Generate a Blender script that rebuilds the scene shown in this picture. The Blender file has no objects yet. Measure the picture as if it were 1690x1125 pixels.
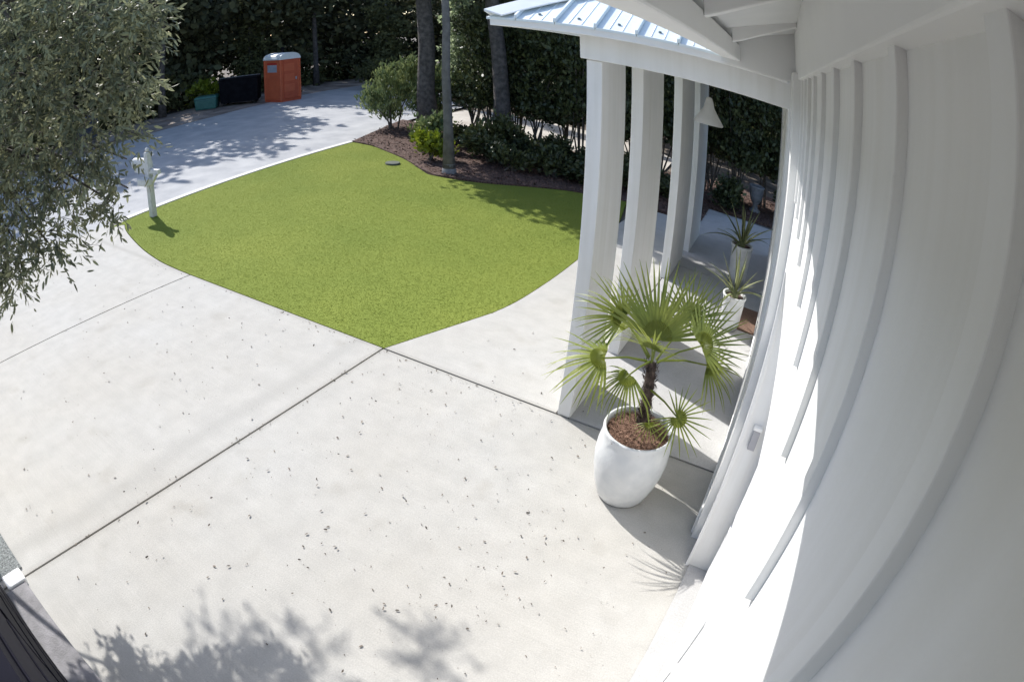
import bpy, bmesh, math, random
import numpy as np
from mathutils import Vector, Matrix

random.seed(7)
rng = np.random.default_rng(11)
scene = bpy.context.scene
COL = scene.collection
R = math.radians

# ------------------------------------------------------------------ camera (fisheye security camera under the eave)
cd = bpy.data.cameras.new("camera")
cam = bpy.data.objects.new("camera", cd)
COL.objects.link(cam)
cd.type = 'PANO'
cd.panorama_type = 'FISHEYE_LENS_POLYNOMIAL'
cd.sensor_fit = 'HORIZONTAL'
cd.sensor_width, cd.sensor_height = 16.9, 11.25
cd.fisheye_fov = R(179)
cd.fisheye_polynomial_k0 = 0.0
cd.fisheye_polynomial_k1 = -0.0943868
cd.fisheye_polynomial_k2 = 0.000274456
cd.fisheye_polynomial_k3 = -0.000220467
cd.fisheye_polynomial_k4 = 0.0
cd.shift_x = 0.1331
cd.shift_y = 0.0
cd.clip_start, cd.clip_end = 0.02, 600
_r, _u, _f = (0.77955, 0.62601, -0.02044), (-0.29094, 0.39081, 0.87328), (-0.55467, 0.67482, -0.48679)
cam.matrix_world = Matrix(((_r[0], _u[0], -_f[0], 0.0), (_r[1], _u[1], -_f[1], 0.0), (_r[2], _u[2], -_f[2], 3.3), (0, 0, 0, 1)))
scene.camera = cam

# ------------------------------------------------------------------ sky, sun, exposure
SUN_EL = R(41)
to_sun = Vector((-0.944 * math.cos(SUN_EL), 0.33 * math.cos(SUN_EL), math.sin(SUN_EL)))
w = bpy.data.worlds.new("World")
scene.world = w
w.use_nodes = True
nt = w.node_tree
sky = nt.nodes.new('ShaderNodeTexSky')
sky.sky_type = 'NISHITA'
sky.sun_disc = False
sky.sun_elevation = SUN_EL
sky.sun_rotation = math.atan2(to_sun.x, to_sun.y)
bg = nt.nodes['Background']
bg.inputs['Strength'].default_value = 0.148
nt.links.new(sky.outputs['Color'], bg.inputs['Color'])
sd = bpy.data.lights.new("sun", 'SUN')
sd.energy = 3.55
sd.angle = R(0.5)
sd.color = (1.0, 0.972, 0.93)
sun = bpy.data.objects.new("sun", sd)
COL.objects.link(sun)
sun.rotation_euler = to_sun.to_track_quat('Z', 'Y').to_euler()
scene.view_settings.view_transform = 'Standard'
scene.view_settings.look = 'None'
scene.view_settings.gamma = 1.0
scene.view_settings.use_curve_mapping = False
scene.view_settings.exposure = 0.76
scene.render.engine = 'CYCLES'
scene.cycles.max_bounces = 8
scene.cycles.transparent_max_bounces = 8

# ------------------------------------------------------------------ materials
def nodes(name):
    m = bpy.data.materials.new(name)
    m.use_nodes = True
    t = m.node_tree
    return m, t, t.nodes['Principled BSDF']

def mat(name, c, c2=None, scale=8.0, rough=0.7, bump=0.0, bscale=60.0, metal=0.0, spec=0.5, detail=6.0, coat=0.0, trans=0.0):
    """plain procedural material: two tones mixed by noise, fine bump"""
    m, t, b = nodes(name)
    b.inputs['Roughness'].default_value = rough
    b.inputs['Metallic'].default_value = metal
    b.inputs['Specular IOR Level'].default_value = spec
    b.inputs['Coat Weight'].default_value = coat
    geo = t.nodes.new('ShaderNodeNewGeometry')
    if c2 is not None:
        n = t.nodes.new('ShaderNodeTexNoise')
        n.inputs['Scale'].default_value = scale
        n.inputs['Detail'].default_value = detail
        t.links.new(geo.outputs['Position'], n.inputs['Vector'])
        r = t.nodes.new('ShaderNodeValToRGB')
        r.color_ramp.elements[0].position = 0.35
        r.color_ramp.elements[1].position = 0.68
        r.color_ramp.elements[0].color = (*c, 1)
        r.color_ramp.elements[1].color = (*c2, 1)
        t.links.new(n.outputs['Fac'], r.inputs['Fac'])
        t.links.new(r.outputs['Color'], b.inputs['Base Color'])
    else:
        b.inputs['Base Color'].default_value = (*c, 1)
    if bump > 0:
        n2 = t.nodes.new('ShaderNodeTexNoise')
        n2.inputs['Scale'].default_value = bscale
        n2.inputs['Detail'].default_value = 5
        t.links.new(geo.outputs['Position'], n2.inputs['Vector'])
        bp = t.nodes.new('ShaderNodeBump')
        bp.inputs['Strength'].default_value = bump
        bp.inputs['Distance'].default_value = 0.02
        t.links.new(n2.outputs['Fac'], bp.inputs['Height'])
        t.links.new(bp.outputs['Normal'], b.inputs['Normal'])
    return m

def siding_mat(name, c, c2):
    m = mat(name, c, c2, 3.0, 0.55, 0.07, 110)
    t = m.node_tree
    b = t.nodes['Principled BSDF']
    geo = [n for n in t.nodes if n.type == 'NEW_GEOMETRY'][0]
    mp = t.nodes.new('ShaderNodeMapping'); mp.inputs['Scale'].default_value = (14, 14, .7)
    t.links.new(geo.outputs['Position'], mp.inputs['Vector'])
    n = t.nodes.new('ShaderNodeTexNoise'); n.inputs['Scale'].default_value = 1.0; n.inputs['Detail'].default_value = 7
    t.links.new(mp.outputs[0], n.inputs['Vector'])
    r = t.nodes.new('ShaderNodeValToRGB')
    r.color_ramp.elements[0].position = .3; r.color_ramp.elements[1].position = .6
    r.color_ramp.elements[0].color = (.93, .925, .91, 1); r.color_ramp.elements[1].color = (1, 1, 1, 1)
    t.links.new(n.outputs['Fac'], r.inputs['Fac'])
    mx = t.nodes.new('ShaderNodeMixRGB'); mx.blend_type = 'MULTIPLY'; mx.inputs[0].default_value = 1
    src = b.inputs['Base Color'].links[0].from_socket
    t.links.new(src, mx.inputs[1]); t.links.new(r.outputs['Color'], mx.inputs[2])
    t.links.new(mx.outputs['Color'], b.inputs['Base Color'])
    return m

def leaf_mat(name, c, c2, rough=0.45, transl=0.3, scale=3.0, spec=0.5, tcol=None):
    """leaf: varied per leaf by noise on position, a bit of light through it"""
    m, t, b = nodes(name)
    b.inputs['Roughness'].default_value = rough
    b.inputs['Specular IOR Level'].default_value = spec
    geo = t.nodes.new('ShaderNodeNewGeometry')
    n = t.nodes.new('ShaderNodeTexNoise')
    n.inputs['Scale'].default_value = scale
    n.inputs['Detail'].default_value = 4
    t.links.new(geo.outputs['Position'], n.inputs['Vector'])
    add = t.nodes.new('ShaderNodeMath'); add.operation = 'ADD'
    rnd = t.nodes.new('ShaderNodeMath'); rnd.operation = 'MULTIPLY_ADD'
    t.links.new(geo.outputs['Random Per Island'], rnd.inputs[0])
    rnd.inputs[1].default_value = 0.5
    rnd.inputs[2].default_value = -0.25
    t.links.new(n.outputs['Fac'], add.inputs[0]); t.links.new(rnd.outputs[0], add.inputs[1])
    r = t.nodes.new('ShaderNodeValToRGB')
    r.color_ramp.elements[0].position = 0.3
    r.color_ramp.elements[1].position = 0.7
    r.color_ramp.elements[0].color = (*c, 1)
    r.color_ramp.elements[1].color = (*c2, 1)
    t.links.new(add.outputs[0], r.inputs['Fac'])
    t.links.new(r.outputs['Color'], b.inputs['Base Color'])
    if transl > 0:
        tr = t.nodes.new('ShaderNodeBsdfTranslucent')
        if tcol is None:
            t.links.new(r.outputs['Color'], tr.inputs['Color'])
        else:
            tr.inputs['Color'].default_value = (*tcol, 1)
        mx = t.nodes.new('ShaderNodeMixShader')
        mx.inputs[0].default_value = transl
        out = t.nodes['Material Output']
        t.links.new(b.outputs[0], mx.inputs[1]); t.links.new(tr.outputs[0], mx.inputs[2])
        t.links.new(mx.outputs[0], out.inputs['Surface'])
    return m

def concrete_mat(name, base, dirt_and_shadow=False):
    m, t, b = nodes(name)
    b.inputs['Roughness'].default_value = 0.85
    b.inputs['Specular IOR Level'].default_value = 0.25
    geo = t.nodes.new('ShaderNodeNewGeometry')
    def noise(s, d):
        n = t.nodes.new('ShaderNodeTexNoise')
        n.inputs['Scale'].default_value = s
        n.inputs['Detail'].default_value = d
        t.links.new(geo.outputs['Position'], n.inputs['Vector'])
        return n
    big, mid, fine = noise(0.7, 5), noise(5, 8), noise(90, 4)
    r1 = t.nodes.new('ShaderNodeValToRGB')
    r1.color_ramp.elements[0].position = 0.3; r1.color_ramp.elements[1].position = 0.72
    r1.color_ramp.elements[0].color = (base[0] * 0.96, base[1] * 0.94, base[2] * 0.91, 1)
    r1.color_ramp.elements[1].color = (*base, 1)
    t.links.new(big.outputs['Fac'], r1.inputs['Fac'])
    r2 = t.nodes.new('ShaderNodeValToRGB')
    r2.color_ramp.elements[0].position = 0.25; r2.color_ramp.elements[1].position = 0.75
    r2.color_ramp.elements[0].color = (0.9, 0.9, 0.9, 1)
    r2.color_ramp.elements[1].color = (1.04, 1.04, 1.04, 1)
    t.links.new(mid.outputs['Fac'], r2.inputs['Fac'])
    mul = t.nodes.new('ShaderNodeMixRGB'); mul.blend_type = 'MULTIPLY'; mul.inputs[0].default_value = 1
    t.links.new(r1.outputs['Color'], mul.inputs[1]); t.links.new(r2.outputs['Color'], mul.inputs[2])
    col = mul.outputs['Color']
    r3 = t.nodes.new('ShaderNodeValToRGB')
    r3.color_ramp.elements[0].position = 0.3; r3.color_ramp.elements[1].position = 0.7
    r3.color_ramp.elements[0].color = (0.88, 0.88, 0.88, 1)
    r3.color_ramp.elements[1].color = (1.06, 1.06, 1.06, 1)
    t.links.new(fine.outputs['Fac'], r3.inputs['Fac'])
    mul2 = t.nodes.new('ShaderNodeMixRGB'); mul2.blend_type = 'MULTIPLY'; mul2.inputs[0].default_value = 1
    t.links.new(col, mul2.inputs[1]); t.links.new(r3.outputs['Color'], mul2.inputs[2])
    col = mul2.outputs['Color']
    st_ = noise(2.6, 10)
    r4 = t.nodes.new('ShaderNodeValToRGB')
    r4.color_ramp.elements[0].position = 0.60; r4.color_ramp.elements[1].position = 0.74
    r4.color_ramp.elements[0].color = (1, 1, 1, 1); r4.color_ramp.elements[1].color = (0.91, 0.90, 0.885, 1)
    t.links.new(st_.outputs['Fac'], r4.inputs['Fac'])
    mul3 = t.nodes.new('ShaderNodeMixRGB'); mul3.blend_type = 'MULTIPLY'; mul3.inputs[0].default_value = 1
    t.links.new(col, mul3.inputs[1]); t.links.new(r4.outputs['Color'], mul3.inputs[2])
    col = mul3.outputs['Color']
    # broom strokes across the slab
    bm_ = t.nodes.new('ShaderNodeMapping'); bm_.inputs['Scale'].default_value = (1.2, 160, 1)
    t.links.new(geo.outputs['Position'], bm_.inputs['Vector'])
    bn = t.nodes.new('ShaderNodeTexNoise'); bn.inputs['Scale'].default_value = 1.0; bn.inputs['Detail'].default_value = 3
    t.links.new(bm_.outputs[0], bn.inputs['Vector'])
    r5 = t.nodes.new('ShaderNodeValToRGB')
    r5.color_ramp.elements[0].position = .3; r5.color_ramp.elements[1].position = .7
    r5.color_ramp.elements[0].color = (.95, .95, .95, 1); r5.color_ramp.elements[1].color = (1.03, 1.03, 1.03, 1)
    t.links.new(bn.outputs['Fac'], r5.inputs['Fac'])
    mul4 = t.nodes.new('ShaderNodeMixRGB'); mul4.blend_type = 'MULTIPLY'; mul4.inputs[0].default_value = 1
    t.links.new(col, mul4.inputs[1]); t.links.new(r5.outputs['Color'], mul4.inputs[2])
    col = mul4.outputs['Color']
    if dirt_and_shadow:
        # dirt gathered along the joints at x = -3.6 and y = 4.5
        sj = t.nodes.new('ShaderNodeSeparateXYZ'); t.links.new(geo.outputs['Position'], sj.inputs[0])
        for axis, at in (('X', 3.6), ('Y', -4.5)):
            a1 = t.nodes.new('ShaderNodeMath'); a1.operation = 'ADD'; a1.inputs[1].default_value = at
            t.links.new(sj.outputs[axis], a1.inputs[0])
            a2 = t.nodes.new('ShaderNodeMath'); a2.operation = 'ABSOLUTE'; t.links.new(a1.outputs[0], a2.inputs[0])
            m1 = t.nodes.new('ShaderNodeMapRange'); m1.inputs['From Min'].default_value = .012; m1.inputs['From Max'].default_value = .075
            m1.inputs['To Min'].default_value = .55; m1.inputs['To Max'].default_value = 0
            t.links.new(a2.outputs[0], m1.inputs['Value'])
            m2 = t.nodes.new('ShaderNodeMath'); m2.operation = 'MULTIPLY'
            t.links.new(m1.outputs[0], m2.inputs[0]); t.links.new(mid.outputs['Fac'], m2.inputs[1])
            dj = t.nodes.new('ShaderNodeMixRGB'); t.links.new(m2.outputs[0], dj.inputs[0]); t.links.new(col, dj.inputs[1])
            dj.inputs[2].default_value = (base[0] * .5, base[1] * .48, base[2] * .44, 1)
            col = dj.outputs['Color']
    if dirt_and_shadow:
        # faint wire shadow running along the drive, painted into the concrete colour
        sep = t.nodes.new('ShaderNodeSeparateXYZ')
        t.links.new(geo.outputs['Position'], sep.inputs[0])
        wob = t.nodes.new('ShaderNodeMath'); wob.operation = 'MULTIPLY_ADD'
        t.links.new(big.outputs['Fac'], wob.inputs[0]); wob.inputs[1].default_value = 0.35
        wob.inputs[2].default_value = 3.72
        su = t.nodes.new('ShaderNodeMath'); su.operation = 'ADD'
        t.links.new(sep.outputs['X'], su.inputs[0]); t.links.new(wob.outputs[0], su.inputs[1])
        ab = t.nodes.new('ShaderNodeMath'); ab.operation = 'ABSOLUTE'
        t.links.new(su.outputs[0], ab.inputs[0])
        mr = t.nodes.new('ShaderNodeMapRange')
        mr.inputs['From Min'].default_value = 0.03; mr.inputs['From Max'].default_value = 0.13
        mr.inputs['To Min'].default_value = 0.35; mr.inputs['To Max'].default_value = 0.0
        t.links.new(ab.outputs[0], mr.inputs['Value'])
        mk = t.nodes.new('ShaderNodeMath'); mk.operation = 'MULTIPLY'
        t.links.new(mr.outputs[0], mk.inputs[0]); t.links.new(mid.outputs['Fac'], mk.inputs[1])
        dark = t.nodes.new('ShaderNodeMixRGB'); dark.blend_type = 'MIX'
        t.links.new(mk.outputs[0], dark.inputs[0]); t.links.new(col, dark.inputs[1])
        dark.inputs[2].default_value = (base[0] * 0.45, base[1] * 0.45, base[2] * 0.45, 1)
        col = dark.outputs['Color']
    t.links.new(col, b.inputs['Base Color'])
    bp = t.nodes.new('ShaderNodeBump')
    bp.inputs['Strength'].default_value = 0.25; bp.inputs['Distance'].default_value = 0.01
    t.links.new(fine.outputs['Fac'], bp.inputs['Height'])
    t.links.new(bp.outputs['Normal'], b.inputs['Normal'])
    return m

M = {}
M['concrete'] = concrete_mat('concrete', (0.485, 0.476, 0.45), dirt_and_shadow=True)
M['porch_concrete'] = concrete_mat('porch_concrete', (0.50, 0.50, 0.50))
M['joint'] = mat('joint_filler', (0.10, 0.10, 0.095), (0.16, 0.155, 0.15), 20, 0.95)
M['curb'] = mat('curb_concrete', (0.58, 0.57, 0.53), (0.66, 0.65, 0.61), 6, 0.85)
M['white'] = siding_mat('white_paint', (0.78, 0.785, 0.78), (0.82, 0.82, 0.815))
M['white_trim'] = mat('white_trim_paint', (0.79, 0.79, 0.785), (0.82, 0.82, 0.81), 4, 0.45, 0.03, 120)
M['soffit'] = mat('soffit_paint', (0.70, 0.71, 0.71), (0.76, 0.765, 0.76), 2.0, 0.6, 0.05, 50)
M['garage'] = mat('garage_door_paint', (0.78, 0.785, 0.79), (0.81, 0.81, 0.81), 3, 0.4, 0.06, 150)
M['turf'] = mat('turf', (0.172, 0.218, 0.040), (0.215, 0.252, 0.048), 0.6, 0.9, 0.1, 220, spec=0.15, detail=9)
M['blade'] = leaf_mat('turf_blade', (0.190, 0.240, 0.044), (0.235, 0.278, 0.052), 0.8, 0.5, 0.5, 0.1)
M['soil'] = mat('woodland_floor', (0.055, 0.042, 0.032), (0.20, 0.165, 0.13), 1.2, 0.95, 0.5, 30, detail=9)
M['sand'] = mat('pale_sand', (0.42, 0.38, 0.33), (0.58, 0.54, 0.48), 1.0, 0.95, 0.4, 40)
M['mulch'] = mat('bark_mulch', (0.045, 0.026, 0.020), (0.17, 0.105, 0.085), 28, 0.95, 0.9, 60)
M['asphalt'] = mat('street_surface', (0.33, 0.335, 0.345), (0.44, 0.44, 0.44), 1.5, 0.9, 0.3, 80, detail=10)
M['metal_roof'] = mat('galvanised_roof', (0.70, 0.77, 0.79), (0.76, 0.81, 0.82), 12, 0.42, 0.02, 40, metal=0.1)
M['roof_cap'] = mat('roof_cap_metal', (0.80, 0.82, 0.82), (0.84, 0.85, 0.85), 12, 0.4, 0.0, 40)
M['rivet'] = mat('roof_fastener', (0.20, 0.25, 0.26), None, rough=0.5, metal=0.6)
M['ceramic'] = mat('white_glazed_pot', (0.62, 0.64, 0.65), (0.72, 0.73, 0.73), 9, 0.35, 0.08, 25, coat=0.15)
M['palm_leaf'] = leaf_mat('palm_leaf', (0.145, 0.205, 0.045), (0.33, 0.37, 0.08), 0.42, 0.48, 4.0, 0.5)
M['palm_fibre'] = mat('palm_trunk_fibre', (0.035, 0.024, 0.020), (0.13, 0.095, 0.08), 26, 0.95, 1.0, 70)
M['pot_mulch'] = mat('pine_straw_mulch', (0.14, 0.075, 0.05), (0.33, 0.20, 0.14), 45, 0.95, 0.9, 80)
M['agave'] = leaf_mat('agave_leaf', (0.15, 0.19, 0.09), (0.30, 0.32, 0.15), 0.5, 0.1, 5, 0.4)
M['oak_leaf'] = leaf_mat('oak_leaf', (0.125, 0.14, 0.088), (0.32, 0.33, 0.19), 0.50, 0.34, 2.5, 0.4)
M['oak_bark'] = mat('oak_bark', (0.06, 0.05, 0.042), (0.16, 0.14, 0.12), 20, 0.95, 0.9, 40)
M['pine_bark'] = mat('pine_bark', (0.05, 0.044, 0.042), (0.12, 0.105, 0.10), 9, 0.95, 1.0, 18)
M['grey_bark'] = mat('smooth_grey_bark', (0.10, 0.095, 0.095), (0.17, 0.16, 0.16), 7, 0.9, 0.5, 25)
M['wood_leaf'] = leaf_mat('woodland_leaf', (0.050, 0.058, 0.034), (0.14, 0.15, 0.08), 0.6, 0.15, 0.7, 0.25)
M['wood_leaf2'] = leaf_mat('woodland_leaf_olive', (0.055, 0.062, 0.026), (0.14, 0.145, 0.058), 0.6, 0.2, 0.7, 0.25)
M['pale_leaf'] = leaf_mat('pale_green_leaf', (0.20, 0.25, 0.13), (0.38, 0.44, 0.26), 0.5, 0.6, 1.5, 0.4)
M['shrub_leaf'] = leaf_mat('shrub_leaf', (0.085, 0.125, 0.05), (0.26, 0.30, 0.12), 0.5, 0.3, 1.6, 0.4)
M['lime_leaf'] = leaf_mat('yellow_green_leaf', (0.14, 0.19, 0.015), (0.26, 0.30, 0.03), 0.5, 0.35, 2, 0.4)
M['olive_leaf'] = leaf_mat('olive_tree_leaf', (0.085, 0.095, 0.045), (0.19, 0.20, 0.09), 0.55, 0.35, 0.8, 0.3)
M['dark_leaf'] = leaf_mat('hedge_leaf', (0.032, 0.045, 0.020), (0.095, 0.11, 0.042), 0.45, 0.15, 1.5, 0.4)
M['orange'] = mat('orange_plastic', (0.55, 0.12, 0.055), (0.62, 0.145, 0.065), 3, 0.45, 0.03, 30)
M['orange_dark'] = mat('orange_door_plastic', (0.48, 0.09, 0.042), (0.54, 0.11, 0.05), 3, 0.45, 0.03, 30)
M['pale_roof'] = mat('translucent_white_roof', (0.70, 0.73, 0.72), (0.78, 0.8, 0.8), 4, 0.4)
M['grey_plastic'] = mat('grey_plastic', (0.33, 0.33, 0.36), (0.40, 0.40, 0.43), 5, 0.5)
M['black_plastic'] = mat('black_plastic', (0.006, 0.006, 0.008), (0.012, 0.012, 0.015), 4, 0.9, 0.0, 40, spec=0.05)
M['teal'] = mat('teal_plastic', (0.03, 0.12, 0.11), (0.05, 0.17, 0.15), 6, 0.4)
M['slate'] = mat('slate_blue_plastic', (0.045, 0.06, 0.09), (0.07, 0.085, 0.12), 6, 0.45)
M['post'] = mat('weathered_white_post', (0.52, 0.52, 0.50), (0.64, 0.64, 0.62), 14, 0.7, 0.2, 40)
M['rubber'] = mat('rubber', (0.02, 0.02, 0.02), None, rough=0.8)
M['lamp_metal'] = mat('lamp_enamel', (0.62, 0.62, 0.61), (0.68, 0.68, 0.67), 6, 0.4)
M['dark_steel'] = mat('dark_steel', (0.035, 0.036, 0.038), (0.055, 0.056, 0.06), 8, 0.45, metal=0.6)
M['mat_fibre'] = mat('coir_doormat', (0.16, 0.095, 0.065), (0.25, 0.155, 0.11), 60, 0.95, 0.8, 200)
M['black_door'] = mat('dark_garage_door', (0.004, 0.004, 0.010), (0.006, 0.006, 0.014), 5, 0.7, 0.0, 90, spec=0.1)
M['grey_sill'] = mat('grey_concrete_sill', (0.20, 0.195, 0.20), (0.30, 0.29, 0.30), 9, 0.85, 0.3, 60)
M['gravel'] = mat('grey_gravel', (0.12, 0.13, 0.13), (0.34, 0.36, 0.35), 55, 0.95, 1.0, 70)
M['litter'] = leaf_mat('fallen_leaf', (0.07, 0.06, 0.05), (0.20, 0.165, 0.13), 0.8, 0.0, 3)
M['stone'] = mat('grey_stone', (0.16, 0.16, 0.17), (0.26, 0.26, 0.27), 10, 0.9, 0.3, 50)
M['drain'] = mat('drain_cover', (0.055, 0.07, 0.05), (0.09, 0.10, 0.08), 20, 0.6)

# ------------------------------------------------------------------ geometry helpers
def link(o):
    COL.objects.link(o); return o

def tag(o, label=None, cat=None, group=None, kind=None):
    if label: o['label'] = label
    if cat: o['category'] = cat
    if group: o['group'] = group
    if kind: o['kind'] = kind
    return o

def empty(name, loc=(0, 0, 0), label=None, cat=None, group=None):
    o = bpy.data.objects.new(name, None)
    o.empty_display_size = 0.1
    o.location = loc
    link(o)
    return tag(o, label, cat, group)

class MB:
    def __init__(s):
        s.v, s.f = [], []
    def add(s, vs, fs):
        n = len(s.v)
        s.v += [tuple(v) for v in vs]
        s.f += [tuple(i + n for i in f) for f in fs]
        return s
    def box(s, a, b):
        x0, y0, z0 = a; x1, y1, z1 = b
        vs = [(x0, y0, z0), (x1, y0, z0), (x1, y1, z0), (x0, y1, z0), (x0, y0, z1), (x1, y0, z1), (x1, y1, z1), (x0, y1, z1)]
        return s.add(vs, [(3, 2, 1, 0), (4, 5, 6, 7), (0, 1, 5, 4), (1, 2, 6, 5), (2, 3, 7, 6), (3, 0, 4, 7)])
    def rbox(s, c, dx, dy, z0, z1, ang, taper=1.0):
        ca, sa = math.cos(ang), math.sin(ang)
        vs = []
        for z, k in ((z0, 1.0), (z1, taper)):
            for sx, sy in ((-1, -1), (1, -1), (1, 1), (-1, 1)):
                x, y = sx * dx / 2 * k, sy * dy / 2 * k
                vs.append((c[0] + x * ca - y * sa, c[1] + x * sa + y * ca, z))
        return s.add(vs, [(3, 2, 1, 0), (4, 5, 6, 7), (0, 1, 5, 4), (1, 2, 6, 5), (2, 3, 7, 6), (3, 0, 4, 7)])
    def prism(s, pts, z0, z1):
        n = len(pts)
        vs = [(p[0], p[1], z0) for p in pts] + [(p[0], p[1], z1) for p in pts]
        fs = [tuple(reversed(range(n))), tuple(range(n, 2 * n))] + [(i, (i + 1) % n, n + (i + 1) % n, n + i) for i in range(n)]
        return s.add(vs, fs)
    def extrude(s, pts, d):
        """closed 3-D outline swept by the vector d"""
        n = len(pts)
        vs = [tuple(p) for p in pts] + [(p[0] + d[0], p[1] + d[1], p[2] + d[2]) for p in pts]
        fs = [tuple(reversed(range(n))), tuple(range(n, 2 * n))] + [(i, (i + 1) % n, n + (i + 1) % n, n + i) for i in range(n)]
        return s.add(vs, fs)
    def tube(s, pts, rads, seg=8, cap=True):
        pts = [Vector(p) for p in pts]
        rings = []
        for i, p in enumerate(pts):
            d = (pts[min(i + 1, len(pts) - 1)] - pts[max(i - 1, 0)]).normalized()
            a = Vector((0, 0, 1)) if abs(d.z) < 0.9 else Vector((1, 0, 0))
            e1 = d.cross(a).normalized(); e2 = d.cross(e1)
            r = rads[i] if hasattr(rads, '__len__') else rads
            rings.append([p + (e1 * math.cos(2 * math.pi * k / seg) + e2 * math.sin(2 * math.pi * k / seg)) * r for k in range(seg)])
        vs = [v for r in rings for v in r]
        fs = [(i * seg + k, i * seg + (k + 1) % seg, (i + 1) * seg + (k + 1) % seg, (i + 1) * seg + k) for i in range(len(pts) - 1) for k in range(seg)]
        if cap:
            fs += [tuple(range(seg)), tuple(reversed(range((len(pts) - 1) * seg, len(pts) * seg)))]
        return s.add(vs, fs)
    def lathe(s, c, prof, seg=40):
        vs, fs = [], []
        for r, z in prof:
            for k in range(seg):
                a = 2 * math.pi * k / seg
                vs.append((c[0] + r * math.cos(a), c[1] + r * math.sin(a), c[2] + z))
        for i in range(len(prof) - 1):
            for k in range(seg):
                fs.append((i * seg + k, i * seg + (k + 1) % seg, (i + 1) * seg + (k + 1) % seg, (i + 1) * seg + k))
        return s.add(vs, fs)
    def build(s, name, m, parent=None, origin=None, smooth=False, bevel=0.0):
        me = bpy.data.meshes.new(name)
        o3 = origin if origin is not None else ((0, 0, 0) if parent is None else parent.matrix_world.translation)
        if parent is not None and origin is None:
            # children sit at their thing's origin
            p = parent; L = Vector((0, 0, 0))
            while p is not None:
                L += Vector(p.location); p = p.parent
            o3 = L
        me.from_pydata([(x - o3[0], y - o3[1], z - o3[2]) for x, y, z in s.v], [], s.f)
        me.materials.append(m)
        if smooth:
            me.polygons.foreach_set('use_smooth', [True] * len(me.polygons))
        o = bpy.data.objects.new(name, me)
        link(o)
        if parent is not None:
            o.parent = parent
        elif origin is not None:
            o.location = origin
        bm = bmesh.new(); bm.from_mesh(me)
        bmesh.ops.recalc_face_normals(bm, faces=bm.faces)
        bm.to_mesh(me); bm.free()
        if bevel > 0:
            mod = o.modifiers.new('bevel', 'BEVEL'); mod.width = bevel; mod.segments = 2; mod.limit_method = 'ANGLE'
        return o

def poly_sheet(name, pts, z, m, kind=None, parent=None, label=None):
    b = MB()
    b.add([(p[0], p[1], z) for p in pts], [tuple(range(len(pts)))])
    o = b.build(name, m, parent)
    if kind: o['kind'] = kind
    return o

def quads_mesh(name, V, m, parent=None, faces_per=1, tri=None, loc=(0, 0, 0)):
    """V: (n,k,3) array, each row one small face of k corners"""
    n, k, _ = V.shape
    me = bpy.data.meshes.new(name)
    if loc != (0, 0, 0):
        V = V - np.array(loc)
    me.vertices.add(n * k)
    me.vertices.foreach_set('co', V.reshape(-1).astype(np.float32))
    me.loops.add(n * k)
    me.loops.foreach_set('vertex_index', np.arange(n * k, dtype=np.int32))
    me.polygons.add(n)
    me.polygons.foreach_set('loop_start', np.arange(0, n * k, k, dtype=np.int32))
    me.polygons.foreach_set('loop_total', np.full(n, k, dtype=np.int32))
    me.update(calc_edges=True)
    me.materials.append(m)
    o = bpy.data.objects.new(name, me)
    link(o)
    if parent is not None: o.parent = parent
    return o

def unit(a):
    return a / (np.linalg.norm(a, axis=-1, keepdims=True) + 1e-9)

def leaf_quads(P, L, W, dirs=None, fold=0.0, up=0.0):
    """pointed leaf-shaped hexagons at the points P: length L, width W"""
    n = len(P)
    d = unit(rng.normal(size=(n, 3))) if dirs is None else unit(dirs)
    a = unit(rng.normal(size=(n, 3)) + np.array([0, 0, up]))
    s = unit(np.cross(d, a))
    nn = np.cross(s, d)
    L = np.asarray(L).reshape(-1, 1) if np.ndim(L) else np.full((n, 1), L)
    Wd = np.asarray(W).reshape(-1, 1) if np.ndim(W) else np.full((n, 1), W)
    q = [P, P + d * L * .3 + s * Wd * .5 + nn * fold * Wd, P + d * L * .7 + s * Wd * .42 + nn * fold * Wd, P + d * L,
         P + d * L * .7 - s * Wd * .42 + nn * fold * Wd, P + d * L * .3 - s * Wd * .5 + nn * fold * Wd]
    return np.stack(q, 1)

def clump_points(blobs, n, shell=0.55):
    """points through a union of ellipsoids (cx,cy,cz,rx,ry,rz), more near their skins, in sub-clumps"""
    wts = np.array([b[3] * b[4] * b[5] for b in blobs]) ** .66
    idx = rng.choice(len(blobs), size=n, p=wts / wts.sum())
    B = np.array(blobs)[idx]
    r = (shell + (1 - shell) * rng.random((n, 1)) ** .6) * np.where(rng.random((n, 1)) < .3, rng.random((n, 1)) ** .4, 1)
    u = unit(rng.normal(size=(n, 3)))
    # gather the directions around a few spots so that gaps open between them
    return B[:, :3] + u * r * B[:, 3:] * (0.82 + 0.3 * np.sin(u[:, :1] * 7 + B[:, :1]) * np.sin(u[:, 1:2] * 6 + B[:, 1:2]) + 0.18 * np.sin(u[:, 2:] * 9))

def smooth_closed(pts, flags=None, k=6):
    """Catmull-Rom through the flagged points of a closed outline"""
    out = []; n = len(pts)
    for i in range(n):
        p0, p1, p2, p3 = (np.array(pts[(i + j - 1) % n], float) for j in range(4))
        out.append(tuple(p1))
        if flags is not None and flags[i]:
            for q in range(1, k):
                t = q / k
                out.append(tuple(.5 * ((2 * p1) + (-p0 + p2) * t + (2 * p0 - 5 * p1 + 4 * p2 - p3) * t * t + (-p0 + 3 * p1 - 3 * p2 + p3) * t ** 3)))
    return out

# ------------------------------------------------------------------ the ground, drive, lawn, street
poly_sheet('ground', [(-300, -200), (200, -200), (200, 300), (-300, 300)], -0.10, M['soil'], 'structure')

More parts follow.
